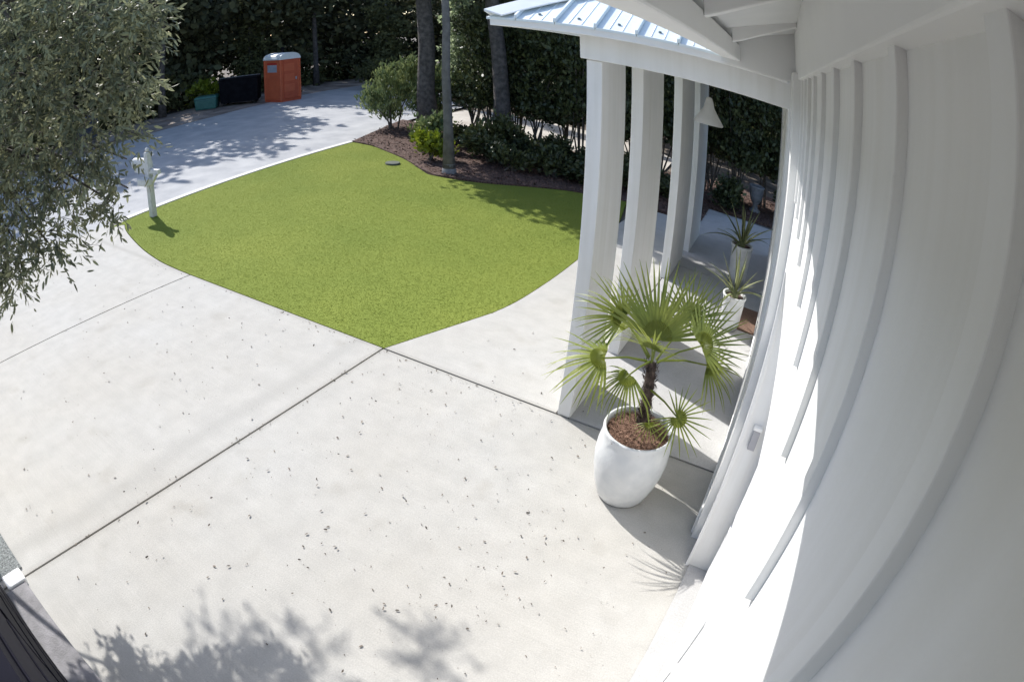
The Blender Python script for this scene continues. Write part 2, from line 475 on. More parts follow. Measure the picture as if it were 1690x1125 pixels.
drive = poly_sheet('driveway', [(-10.95, -2.0), (0.9, -2.0), (0.9, 13.6), (-3.0, 13.0), (-3.1, 8), (-3.6, 4.6), (-10.7, 5.5)], -0.045, M['joint'], 'structure')
g = 0.011
lawn_pts = [(-3.595, 4.508), (-7.0, 4.512), (-8.3, 4.62), (-9.6, 4.95), (-10.35, 5.25), (-10.62, 5.6), (-11.06, 12.7), (-10.3, 12.55), (-8.7, 11.75), (-7.7, 11.05), (-7.2, 10.8),
            (-6.1, 10.95), (-4.6, 11.75), (-3.3, 12.1), (-2.98, 10.5), (-2.93, 8.5), (-2.96, 7.0), (-3.10, 5.9)]
lawn_fl = [0, 1, 1, 1, 1, 0, 0, 1, 1, 1, 1, 1, 1, 0, 0, 1, 1, 0]
lawn_out = smooth_closed(lawn_pts, lawn_fl)
edgeL = [p for p in lawn_out[1:] if p[1] < 5.62 and p[0] < -7.0]
right_edge = [p for p in lawn_out if p[0] > -3.57 and p[1] < 11.9]
def slab(pts):
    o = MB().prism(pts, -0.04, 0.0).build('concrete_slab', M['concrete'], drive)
    return o
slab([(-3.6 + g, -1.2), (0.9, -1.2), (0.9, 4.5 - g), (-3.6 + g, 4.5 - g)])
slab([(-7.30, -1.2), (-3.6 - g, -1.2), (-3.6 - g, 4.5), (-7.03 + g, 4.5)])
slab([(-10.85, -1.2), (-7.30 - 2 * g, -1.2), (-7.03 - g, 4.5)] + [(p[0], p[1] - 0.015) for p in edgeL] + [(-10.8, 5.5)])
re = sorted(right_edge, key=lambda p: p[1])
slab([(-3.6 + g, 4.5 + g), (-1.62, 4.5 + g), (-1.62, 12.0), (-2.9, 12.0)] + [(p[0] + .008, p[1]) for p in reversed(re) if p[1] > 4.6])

# porch floor beside the wall, under the little roof
porch = poly_sheet('porch_floor', [(-1.61, 4.5), (0.9, 4.5), (0.9, 14.0), (-1.61, 14.0)], -0.043, M['joint'], 'structure')
yb = [4.5 + g, 9.25 - g, 9.25 + g, 13.6]
for y0, y1 in ((yb[0], yb[1]), (yb[2], yb[3])):
    MB().prism([(-1.60, y0), (0.9, y0), (0.9, y1), (-1.60, y1)], -0.04, 0.004).build('floor_slab', M['porch_concrete'], porch)

# lawn: base sheet and short blades
lawn_base = MB().prism(lawn_out, -0.06, 0.004).build('lawn_base', M['turf'])
lawn_base['kind'] = 'structure'
def in_poly(x, y, pts):
    c = np.zeros(len(x), bool); n = len(pts)
    for i in range(n):
        x0, y0 = pts[i]; x1, y1 = pts[(i + 1) % n]
        k = ((y0 > y) != (y1 > y)) & (x < (x1 - x0) * (y - y0) / (y1 - y0 + 1e-12) + x0)
        c ^= k
    return c
nb = 330000
bx = rng.uniform(-11.1, -2.9, nb); by = rng.uniform(4.5, 12.75, nb)
k = in_poly(bx, by, lawn_out)
bx, by = bx[k], by[k]
h = rng.uniform(.003, .007, len(bx))
an = rng.uniform(0, 2 * np.pi, len(bx)); wd = rng.uniform(.004, .009, len(bx))
ln = rng.normal(0, .012, (len(bx), 2))
base = np.stack([bx, by, np.full(len(bx), .003)], 1)
sv = np.stack([np.cos(an), np.sin(an), np.zeros(len(bx))], 1) * wd[:, None]
tipv = base + np.concatenate([ln, h[:, None]], 1)
lawn = quads_mesh('lawn', np.stack([base - sv, base + sv, tipv], 1), M['blade'])
tag(lawn, 'short bright green lawn between the driveway and the street', 'grass', kind='stuff')

# pale ribbon of concrete along the street side of the lawn
cb = MB()
cb.prism([(-10.78, 5.35), (-10.62, 5.36), (-11.07, 12.75), (-11.23, 12.75)], -0.05, 0.02)
c_ = cb.build('curb', M['curb']); c_['kind'] = 'structure'

# street running past the front
st = MB().add([(-10.79, -40, -.02), (-10.80, 5.4, -.02), (-11.2, 12.75, -.02), (-12.2, 16.5, -.02), (-13.0, 24, -.02), (-13.4, 90, -.02), (-21.0, 90, -.02), (-21.6, 22, -.02), (-20.6, 15, -.02), (-20.3, -40, -.02)],
              [tuple(range(10))]).build('street', M['asphalt'])
st['kind'] = 'structure'
# sandy verge beyond the street and pale sand beyond the planting bed
poly_sheet('verge', [(-20.4, -30), (-20.7, 15), (-21.7, 22), (-21.2, 34), (-25, 34), (-25, -30)], -0.03, mat('leaf_strewn_verge', (0.16, 0.12, 0.10), (0.40, 0.34, 0.29), 1.1, 0.95, 0.5, 30, detail=10), 'structure')
poly_sheet('sand_clearing', [(-12.0, 15.9), (-10, 15.8), (-3.4, 15.7), (-3.6, 19), (-5, 20.5), (-12.3, 21)], -0.05, M['sand'], 'structure')
# mulch bed
bed_pts = [(-11.1, 12.72), (-10.3, 12.57), (-8.7, 11.77), (-7.7, 11.07), (-7.2, 10.82), (-6.1, 10.97), (-4.6, 11.77), (-3.3, 12.12), (-2.95, 12.1), (-1.6, 12.2), (-1.6, 13.8), (3, 14.2), (3, 17.6), (-3.0, 17.0), (-3.4, 15.8), (-10, 16.0), (-12.3, 16.6)]
bedo = MB().prism(bed_pts, -0.09, 0.03).build('mulch_bed', M['mulch']); bedo['kind'] = 'structure'

nc = 26000
cx_ = rng.uniform(-12, 3, nc); cy_ = rng.uniform(10.8, 16.5, nc)
kc = in_poly(cx_, cy_, bed_pts)
cx_, cy_ = cx_[kc], cy_[kc]; nc = len(cx_)
Lc = rng.uniform(.03, .09, nc)
chips = quads_mesh('bark_chips', leaf_quads(np.stack([cx_, cy_, rng.uniform(.028, .05, nc)], 1), Lc, Lc * .4, np.stack([rng.normal(size=nc), rng.normal(size=nc), rng.normal(size=nc) * .2], 1), up=2.5),
                   leaf_mat('bark_chip', (0.05, 0.03, 0.024), (0.20, 0.125, 0.10), 0.9, 0.0, 9, 0.2))
tag(chips, 'brown bark chips covering the planting bed', 'mulch', kind='stuff')

# ------------------------------------------------------------------ house
WX, EX = 0.165, 0.10           # garage wall face, entry wall face
house = empty('house', (WX, 0, 0), 'white board and batten house wall with the garage bay, right of the camera', 'house')
wall = MB()
wall.box((WX, -4, 2.30), (WX + .25, 3.32, 3.44)).box((WX, 3.32, 0), (WX + .25, 3.62, 3.44)).box((EX, 3.62, 0), (WX + .25, 11.4, 3.44))
wall = wall.build('wall', M['white'], house)
for y in [.28 - .38 * q for q in range(1, 9)] + [.28, .63, 1.00, 1.39, 1.80, 2.23, 2.64, 3.05, 3.46]:
    MB().box((WX - .017, y - .022, 2.67), (WX + .006, y + .022, 3.41)).build('batten', M['white'], wall, bevel=.002)
for y in (4.1, 4.5, 4.9, 5.3, 5.7, 7.6, 8.0, 8.4, 8.8, 9.2, 9.6, 10.0, 10.4, 10.8):
    MB().box((EX - .018, y - .025, 0.16), (EX + .006, y + .025, 3.38)).build('batten', M['white'], wall, bevel=.003)
MB().box((WX - .032, -4, 3.40), (WX + .1, 3.62, 3.78)).build('frieze_board', M['white_trim'], house, bevel=.004)
MB().box((WX - .006, -4, 2.302), (WX + .03, 3.32, 2.345)).build('door_head_trim', M['white_trim'], house, bevel=.003)
MB().box((WX - .012, 3.305, 0.0), (WX + .016, 3.345, 2.30)).build('corner_trim', M['white_trim'], house, bevel=.003)
MB().box((EX - .02, 3.66, 0.006), (EX - .0005, 11.3, .15)).build('baseboard', M['white_trim'], house, bevel=.004)
MB().box((EX - .025, 11.25, 0.0), (EX + .1, 11.42, 3.43)).build('end_board', M['white_trim'], house, bevel=.004)
# garage door set back in its opening, four panels
gd = MB().box((WX + .20, -4, 0.02), (WX + .24, 3.319, 2.31)).build('garage_door', M['garage'], house)
for i in range(4):
    z0 = .03 + i * .572
    for j in range(5):
        y1 = 3.26 - j * 1.42
        MB().box((WX + .188, y1 - 1.32, z0 + .05), (WX + .1995, y1, z0 + .53)).build('door_panel', M['garage'], gd, bevel=.006)
MB().box((WX + .02, -4, 0.001), (WX + .26, 3.319, .012)).build('garage_sill', M['porch_concrete'], house)
# eave: outer beam, sloping rafters, boards above them; it stops against the portico
EY = 4.16
MB().box((-.45, -4, 3.41), (-.30, EY, 3.53)).build('eave_beam', M['white_trim'], house, bevel=.01)
MB().extrude([(-.44, -4, 3.535), (WX + .2, -4, 3.83), (WX + .2, -4, 3.87), (-.50, -4, 3.57)], (0, EY + 4, 0)).build('soffit_boards', M['soffit'], house)
MB().extrude([(-.62, -4, 3.60), (WX + .5, -4, 4.06), (WX + .5, -4, 4.09), (-.62, -4, 3.63)], (0, EY + 4, 0)).build('roof_deck', M['metal_roof'], house)
MB().box((-.45, EY + .002, 3.378), (WX + .22, EY + .03, 4.0)).build('eave_end_panel', M['soffit'], house)
y = 0.95 - 1.25 * 3
while y < 4.0:
    pr = [(-.298, 3.50), (-.24, 3.525), (.165 - .033, 3.715), (.165 - .033, 3.812), (-.298, 3.60)]
    MB().extrude([(px_, y - .03, pz_) for px_, pz_ in pr], (0, .06, 0)).build('rafter', M['white_trim'], house, bevel=.006)
    y += 1.25

MB().box((WX - .031, 3.622, 3.441), (WX + .1, EY, 3.80)).build('frieze_board', M['white_trim'], house, bevel=.004)
# keypad on the far jamb of the garage opening
kp = empty('garage_keypad', (.26, 3.312, 1.23), 'small grey keypad with lighter hood on the garage jamb behind the potted palm', 'keypad')
MB().box((.232, 3.292, 1.14), (.288, 3.3195, 1.29)).build('case', M['grey_plastic'], kp, bevel=.006)
MB().box((.226, 3.280, 1.292), (.294, 3.3195, 1.318)).build('hood', M['white_trim'], kp, bevel=.005)

# ------------------------------------------------------------------ entry portico: fins, beams, hipped metal roof
por = empty('entry_portico', (-1.0, 6, 0), 'white entry portico with tall flat columns and blue grey hipped metal roof', 'portico')
FINS = [(-1.60, 4.50, 5.20), (-1.60, 5.88, 6.90), (-1.65, 8.50, 9.72), (-1.60, 10.05, 11.25)]
for (x, y0, y1) in FINS:
    c = MB().box((x, y0, 0), (x + .13, y1, 3.16)).build('column', M['white'], por, bevel=.008)
MB().box((-1.64, 4.46, 3.163), (EX - .002, 4.66, 3.372)).build('front_beam', M['white'], por, bevel=.008)
MB().box((-1.64, 4.662, 3.163), (-1.44, 11.3, 3.370)).build('side_beam', M['white'], por, bevel=.008)
MB().box((-1.438, 11.1, 3.163), (EX - .03, 11.3, 3.368)).build('rear_beam', M['white'], por, bevel=.008)
MB().box((-1.62, 4.68, 3.374), (EX - .022, 11.28, 3.40)).build('ceiling', M['soffit'], por)
x0, x1, ya, yd, ze, sl = -2.31, 0.07, 4.20, 11.65, 3.43, 0.54
MB().box((x0 + .02, ya + .02, 3.36), (x1, ya + .055, 3.425)).build('fascia', M['white_trim'], por, bevel=.006)
MB().box((x0 + .02, ya + .056, 3.36), (x0 + .055, yd, 3.425)).build('fascia', M['white_trim'], por, bevel=.006)
MB().box((x0 + .057, ya + .057, 3.405), (x1, 4.67, 3.42)).build('eave_soffit', M['soffit'], por)
run = x1 - x0 - .01
zr = ze + sl * run
# front slope split at the standing seams; each panel is a piece of its own
seams = [-2.06, -1.74, -1.42, -1.10, -.78, -.46, -.14]
xs = [x0] + seams + [x1]
def zf(yy): return ze + sl * (yy - ya)
for a, b in zip(xs[:-1], xs[1:]):
    a2, b2 = a + .004, b - .004
    ya_, yb_ = ya + (a2 - x0), ya + (b2 - x0)
    if a == x0: ya_ = ya + 0.004
    pts = [(a2, ya, zf(ya)), (b2, ya, zf(ya)), (b2, yb_, zf(yb_)), (a2, ya_, zf(ya_))]
    p = MB().extrude(pts, (0, 0, -.02)).build('roof_panel', M['metal_roof'], por)
    # low ribs pressed into the pan and two fastener heads
    rb = MB()
    for kx in (a + .11, a + .21):
        if kx < b - .04:
            rb.extrude([(kx - .01, ya + .01, zf(ya + .01)), (kx, ya + .01, zf(ya + .01) + .006), (kx + .01, ya + .01, zf(ya + .01))], (0, (kx - x0) * .96, (kx - x0) * .96 * sl))
    if rb.v: rb.build('rib', M['metal_roof'], p)
    fx = (a + b) / 2
    MB().lathe((fx, ya + .10, zf(ya + .10) + .001), [(.014, 0), (.012, .012), (.001, .014)], 8).build('fastener', M['rivet'], p)
for sx in seams:
    ln_ = sx - x0
    sm = MB()
    sm.extrude([(sx - .012, ya - .004, zf(ya) + .001), (sx + .012, ya - .004, zf(ya) + .001), (sx + .009, ya - .004, zf(ya) + .034), (sx - .009, ya - .004, zf(ya) + .034)], (0, ln_, ln_ * sl))
    sm.build('standing_seam', M['metal_roof'], por)
# left slope and far slope
MB().extrude([(x0, ya + .004, ze), (x0 + run, ya + run, zr), (x0 + run, yd - run * .9, zr), (x0, yd, ze)], (0, 0, -.02)).build('roof_side', M['metal_roof'], por)
MB().extrude([(x0, yd, ze), (x0 + run, yd - run * .9, zr), (x1, yd, ze)], (0, 0, -.02)).build('roof_rear', M['metal_roof'], por)
hip = MB()
hd = Vector((run, run, run * sl)); q1 = Vector((.16, -.02, .012)); q2 = Vector((-.02, .16, .012)); p0 = Vector((x0 - .01, ya - .01, ze + .012))
hip.extrude([p0 + q1, p0 + Vector((0, 0, .055)), p0 + q2, p0 + q2 - Vector((0, 0, .012)), p0 + Vector((0, 0, .035)), p0 + q1 - Vector((0, 0, .012))], hd)
hip.build('hip_cap', M['roof_cap'], por)

# pendant lamp under the portico ceiling
lx, ly = -0.80, 6.15
lamp = empty('pendant_lamp', (lx, ly, 3.37), 'pale cone shaped pendant lamp hanging under the portico', 'lamp')
MB().tube([(lx, ly, 3.373), (lx, ly, 2.98)], .008, 6).build('stem', M['dark_steel'], lamp)
MB().lathe((lx, ly, 2.70), [(.165, 0), (.168, .012), (.10, .11), (.062, .17), (.045, .24), (.03, .28), (.001, .285)], 28).lathe((lx, ly, 2.70), [(.158, .002), (.095, .10), (.055, .165), (.001, .20)], 28).build('lamp_shade', M['lamp_metal'], lamp, smooth=True)
MB().lathe((lx, ly, 2.74), [(.001, 0), (.03, .02), (.035, .05), (.02, .09), (.001, .1)], 16).build('bulb', M['pale_roof'], lamp, smooth=True)

# doormat by the entry
MB().box((-.24, 7.6, .005), (.075, 8.42, .022)).build('doormat', M['mat_fibre'], origin=(-.1, 8, 0), bevel=.004)
tag(bpy.data.objects['doormat'], 'brown doormat lying on the porch floor against the wall', 'doormat')

# ------------------------------------------------------------------ the corner of the other wing, bottom left
wing = empty('garage_wing', (-3, -.2, 0), 'dark garage door in its grey sill with a white jamb, bottom left corner', 'garage')
MB().box((-3.50, -.14, .001), (0.05, .085, .05)).build('door_sill', M['grey_sill'], wing, bevel=.006)
MB().box((-3.46, -.22, .05), (0.05, -.145, 2.3)).build('door', M['black_door'], wing)
for i in range(4):
    for j in range(4):
        MB().box((-3.40 + j * .86, -.1445, .09 + i * .55), (-2.60 + j * .86, -.135, .53 + i * .55)).build('door_panel', M['black_door'], bpy.data.objects['door'], bevel=.004)
MB().box((-3.66, -.10, .0), (-3.51, .10, .07)).build('jamb_block', M['white_trim'], wing, bevel=.01)
MB().box((-3.70, -.34, .0), (-3.50, -.14, 2.3)).build('jamb', M['white'], wing, bevel=.005)
MB().box((-9.0, -.32, 0), (-3.75, -.16, 2.9)).build('wing_wall', M['white'], wing)
gv = MB().box((-9.0, -.16, 0.001), (-3.70, .13, .02)).build('gravel_strip', M['gravel']); gv['kind'] = 'structure'

# ------------------------------------------------------------------ potted palm
PC = Vector((-.66, 3.83, 0))
pot = empty('planter', tuple(PC), 'large rounded white planter holding the fan palm', 'planter')
prof = [(.001, .012), (.19, .012), (.205, 0), (.225, .03), (.265, .14), (.298, .27), (.312, .39), (.308, .48), (.295, .555), (.288, .60), (.292, .625), (.286, .64), (.268, .635), (.262, .60), (.265, .56)]
MB().lathe(PC, prof, 64).build('shell', M['ceramic'], pot, smooth=True)
ms = MB(); seg = 40
rings = [(0.001, .012), (.09, .012), (.17, .004), (.235, -.006), (.2655, -.012)]
vs = []
for r, z in rings:
    for kk in range(seg):
        a = 2 * math.pi * kk / seg
        vs.append((PC.x + r * math.cos(a), PC.y + r * math.sin(a), .59 + z + random.uniform(-.012, .012) * (r > .01)))
ms.add(vs, [(i * seg + kk, i * seg + (kk + 1) % seg, (i + 1) * seg + (kk + 1) % seg, (i + 1) * seg + kk) for i in range(len(rings) - 1) for kk in range(seg)])
ms.build('mulch', M['pot_mulch'], pot)
# loose straw on top
n = 1500
rr = .255 * np.sqrt(rng.random(n)); aa = rng.uniform(0, 2 * np.pi, n)
Pm = np.stack([rr * np.cos(aa), rr * np.sin(aa), .595 + rng.uniform(0, .02, n)], 1)
dm = np.stack([rng.normal(size=n), rng.normal(size=n), rng.normal(size=n) * .25], 1)
so = quads_mesh('straw', leaf_quads(Pm, rng.uniform(.02, .06, n), .005, dm, up=3), M['pot_mulch'], pot)
so['kind'] = 'stuff'

palm = empty('fan_palm', (PC.x, PC.y + .1, .59), 'small fan palm with green fronds growing in the white planter', 'palm')
T0 = Vector((PC.x - .005, PC.y + .13, .585)); T1 = Vector((PC.x - .045, PC.y + .12, 1.12))
tp, trd = [], []
for i in range(15):
    t = i / 14
    tp.append(T0.lerp(T1, t) + Vector((random.uniform(-.004, .004), random.uniform(-.004, .004), 0)))
    trd.append((.048 - .009 * t) * (1.0 + (.10 if i % 2 else -.06)) + (.018 * max(0, 1 - t * 6)))
trunk = MB().tube(tp, trd, 12).build('trunk', M['palm_fibre'], palm, smooth=True)
n = 420
tt = rng.random(n); aa = rng.uniform(0, 2 * np.pi, n)
base = np.array([T0 - Vector(palm.location)]) * (1 - tt[:, None]) + np.array([T1 - Vector(palm.location)]) * tt[:, None]
rad = np.stack([np.cos(aa), np.sin(aa), np.zeros(n)], 1)
fb = quads_mesh('trunk_fibres', leaf_quads(base + rad * .041, rng.uniform(.025, .07, n), .005, rad * .6 + np.array([0, 0, .8]) * rng.choice([1, -1], (n, 1), p=[.7, .3])), M['palm_fibre'], trunk)
fb['kind'] = 'stuff'

def leaflet_mesh(name, droop, m):
    """unit palm leaflet along +X, folded along its midrib, drooping in -Z"""
    vs, fs = [], []
    N = 7
    for i in range(N + 1):
        t = i / N
        wdt = .018 * (min(1, t / .2 + .5)) * (1 - max(0, (t - .3) / .7) ** 1.6) + .0015
        z = -droop * t ** 2.3
        x = t - .25 * droop * t ** 3
        vs += [(x, -wdt, z + .010 * (1 - t)), (x, 0, z), (x, wdt, z + .010 * (1 - t))]
    for i in range(N):
        a = i * 3
        fs += [(a, a + 1, a + 4, a + 3), (a + 1, a + 2, a + 5, a + 4)]
    me = bpy.data.meshes.new(name)
    me.from_pydata(vs, [], fs); me.materials.append(m)
    me.polygons.foreach_set('use_smooth', [True] * len(me.polygons))
    return me
LM = [leaflet_mesh('leaflet', d, M['palm_leaf']) for d in (.04, .12, .25, .45)]

def basis(xa, up):
    xa = Vector(xa).normalized(); up = Vector(up)
    ya = up.cross(xa)
    if ya.length < 1e-4: ya = Vector((0, 1, 0)).cross(xa)
    ya.normalize(); za = xa.cross(ya)
    return Matrix((xa, ya, za)).transposed().to_4x4()

def frond(root, hub, blade_dir, normal, radius, nl=24, spread=105, droop=1, sag=0.0):
    """one fan frond: stalk from root to hub, pleated fan and separate leaflets"""
    root, hub = Vector(root), Vector(hub)
    bd = Vector(blade_dir).normalized(); nn = Vector(normal).normalized()
    sd_ = nn.cross(bd).normalized(); nn = bd.cross(sd_)
    mid = (root + hub) / 2 + Vector((0, 0, .05 * (hub - root).length))
    b = MB().tube([root, mid, hub, hub + bd * .04], [.010, .007, .006, .003], 6)
    # pleated web where the leaflets are joined
    rw = radius * .24
    vs = [tuple(hub)]
    for i in range(2 * nl + 1):
        a = R(-spread + 2 * spread * i / (2 * nl))
        d = bd * math.cos(a) + sd_ * math.sin(a)
        vs.append(tuple(hub + d * rw * (.8 + .2 * math.cos(a)) + nn * (.009 if i % 2 else -.004) - Vector((0, 0, 1)) * sag * .15 * rw))
    b.add(vs, [(0, i, i + 1) for i in range(1, 2 * nl + 1)])
    fo = b.build('frond', M['palm_leaf'], palm)
    for i in range(nl):
        a0 = -spread + 2 * spread * (i + .5) / nl
        a = R(a0 + random.uniform(-2, 2))
        d = bd * math.cos(a) + sd_ * math.sin(a)
        L = radius * (.82 + .18 * math.cos(a * .8)) * random.uniform(.93, 1.05)
        lo = bpy.data.objects.new('leaflet', random.choice(LM[max(0, droop - 1):droop + 2]))
        link(lo); lo.parent = fo
        dd = (d - Vector((0, 0, 1)) * sag * .5).normalized()
        st_ = hub + d * rw * .30
        lo.matrix_local = Matrix.Translation(st_ - Vector(palm.location)) @ basis(dd, nn + Vector((0, 0, .3))) @ Matrix.Diagonal((L - rw * .30, .62 * radius / .45 * .75, L * .9, 1))
    return fo
CR = T1 + Vector((0, 0, .02))
V_ = Vector
# stalk end offsets from the crown, blade direction, blade normal
FR = [
    # dx, dy, dz, blade dir, normal, radius, nleaf, spread, droop, sag
    ((.00, -.02, .17), (-.05, .25, 1.0), (.1, -1, .35), .60, 30, 78, 1, 0.0),
    ((.36, -.05, .26), (.55, .1, .75), (-.35, -.9, .5), .44, 26, 95, 1, 0.05),
    ((-.30, .05, .22), (-.75, -.1, .45), (.2, -.6, .8), .42, 24, 95, 2, .2),
    ((-.30, -.30, .06), (-.85, -.35, .08), (-.1, -.35, .95), .47, 25, 100, 2, .35),
    ((.33, -.16, -.28), (.75, -.15, -.15), (.25, -.75, .75), .34, 22, 150, 0, .1),
    ((.42, .25, -.02), (.9, .25, .0), (.0, -.4, .9), .42, 20, 100, 2, .25),
    ((-.06, .36, .16), (-.15, .85, .35), (0, -.5, .9), .42, 20, 95, 2, .2),
    ((-.30, .32, .04), (-.75, .6, -.1), (-.3, .1, 1), .42, 18, 100, 3, .5),
    ((.02, -.22, .20), (-.1, -.5, .65), (.1, .8, .6), .38, 22, 90, 1, .05),
    ((-.10, -.26, -.02), (-.35, -.55, -.35), (-.2, -.5, .8), .38, 20, 100, 3, .6),
    ((.20, .20, .30), (.35, .45, .8), (-.2, -.9, .5), .42, 22, 90, 1, .0),
    ((.12, -.17, -.40), (.3, -.55, -.25), (.1, -.6, .8), .17, 12, 110, 2, .3),
]
for off, bd, nn, rad_, nl, spd, dr, sg in FR:
    frond(CR + Vector((off[0] * .12, off[1] * .12, 0 if off[2] > -.2 else off[2] * .8)), CR + Vector(off), bd, nn, rad_, nl, spd, dr, sg)

# ------------------------------------------------------------------ spiky agaves in tall white pots on the porch
def blade_mesh(name, bend, m):
    vs, fs = [], []
    N = 8
    for i in range(N + 1):
        t = i / N
        wdt = .055 * (0.7 + .6 * t if t < .35 else .91 * (1 - ((t - .35) / .65) ** 1.4)) + .001
        x = math.sin(bend * t) / bend if bend > .01 else t
        z = -(1 - math.cos(bend * t)) / bend if bend > .01 else 0
        th = .016 * (1 - t) + .001
        vs += [(x, -wdt, z + th), (x, 0, z - th * .4), (x, wdt, z + th), (x, 0, z - th - .004)]
    for i in range(N):
        a = i * 4
        fs += [(a, a + 1, a + 5, a + 4), (a + 1, a + 2, a + 6, a + 5), (a + 2, a + 3, a + 7, a + 6), (a + 3, a, a + 4, a + 7)]
    me = bpy.data.meshes.new(name)
    me.from_pydata(vs, [], fs); me.materials.append(m)
    me.polygons.foreach_set('use_smooth', [True] * len(me.polygons))
    return me
BM = [blade_mesh('leaf', b_, M['agave']) for b_ in (.05, .5, 1.1)]
def agave(c, top, rt, rb_, nleaf, L, lab_pot, lab_plant, seed):
    rnd = random.Random(seed)
    p = empty('tall_planter', c, lab_pot, 'planter', 'tall white planters on the porch')
    MB().lathe(c, [(.001, .01), (rb_, .01), (rb_ + .005, 0), (rb_ + .03, top * .25), (rt, top * .92), (rt + .012, top * .95), (rt + .012, top), (rt - .02, top), (rt - .022, top - .05)], 36).build('shell', M['ceramic'], p, smooth=True)
    MB().lathe(c, [(.001, top - .03), (rt - .021, top - .035)], 24).build('soil', M['mulch'], p)
    a = empty('agave', (c[0], c[1], top - .03), lab_plant, 'agave', 'agaves in tall planters')
    MB().lathe((c[0], c[1], top - .05), [(.06, 0), (.055, .05), (.03, .12), (.001, .14)], 12).build('core', M['agave'], a, smooth=True)
    for i in range(nleaf):
        az = i * 2.399 + rnd.uniform(-.2, .2)
        el = R(82 - 62 * (i / nleaf) + rnd.uniform(-6, 6))
        d = Vector((math.cos(az) * math.cos(el), math.sin(az) * math.cos(el), math.sin(el)))
        lo = bpy.data.objects.new('leaf', BM[0 if i < nleaf * .4 else (1 if i < nleaf * .75 else 2)])
        link(lo); lo.parent = a
        l_ = L * rnd.uniform(.8, 1.05)
        lo.matrix_local = Matrix.Translation(Vector((0, 0, .03)) + Vector((d.x, d.y, 0)) * .03) @ basis(d, (0, 0, 1)) @ Matrix.Diagonal((l_, l_ * .75, l_, 1))
agave((-.43, 9.3, .004), .66, .19, .13, 18, .72, 'taller white planter farther back on the porch, under an upright agave', 'upright spiky agave in the white planter farther back on the porch', 3)
agave((-.33, 7.55, .004), .48, .17, .12, 17, .62, 'low white planter on the porch just behind the fan palm', 'dense spiky agave just behind the fan palm on the porch', 5)

# ------------------------------------------------------------------ mailbox on its post
mb = empty('mailbox', (-10.2, 5.84, 0), 'white wooden mailbox post with cross arm at the lawn corner by the street', 'mailbox')
mx, my = -10.2, 5.84
MB().rbox((mx, my), .115, .115, 0, 1.28, .1, .97).lathe((mx, my, 1.28), [(.062, 0), (.066, .02), (.03, .05), (.045, .09), (.001, .13)], 12).build('post', M['post'], mb, bevel=.008)
MB().rbox((mx - .06, my), .80, .085, .88, .965, .1).build('cross_arm', M['post'], mb, bevel=.008)
MB().extrude([(mx + .05, my - .03, .62), (mx + .32, my - .03, .879), (mx + .24, my - .03, .879), (mx + .05, my - .03, .70)], (0, .06, 0)).build('brace', M['post'], mb)
bxm = MB(); sec = [(-.09, 0), (.09, 0)] + [(.09 * math.cos(R(a)), .11 + .09 * math.sin(R(a))) for a in range(0, 181, 20)]
bxm.extrude([(mx - .52, my + p, 0.967 + q) for p, q in sec], (.46, .05, 0))
bx_ = bxm.build('box', M['post'], mb, bevel=.004)
MB().extrude([(mx - .535, my + p * .96, 0.97 + q * .97) for p, q in sec], (.014, 0, 0)).build('door', M['white_trim'], bx_)
MB().rbox((mx - .02, my - .10), .34, .16, .66, .80, .1).build('paper_tube', M['post'], mb, bevel=.02)

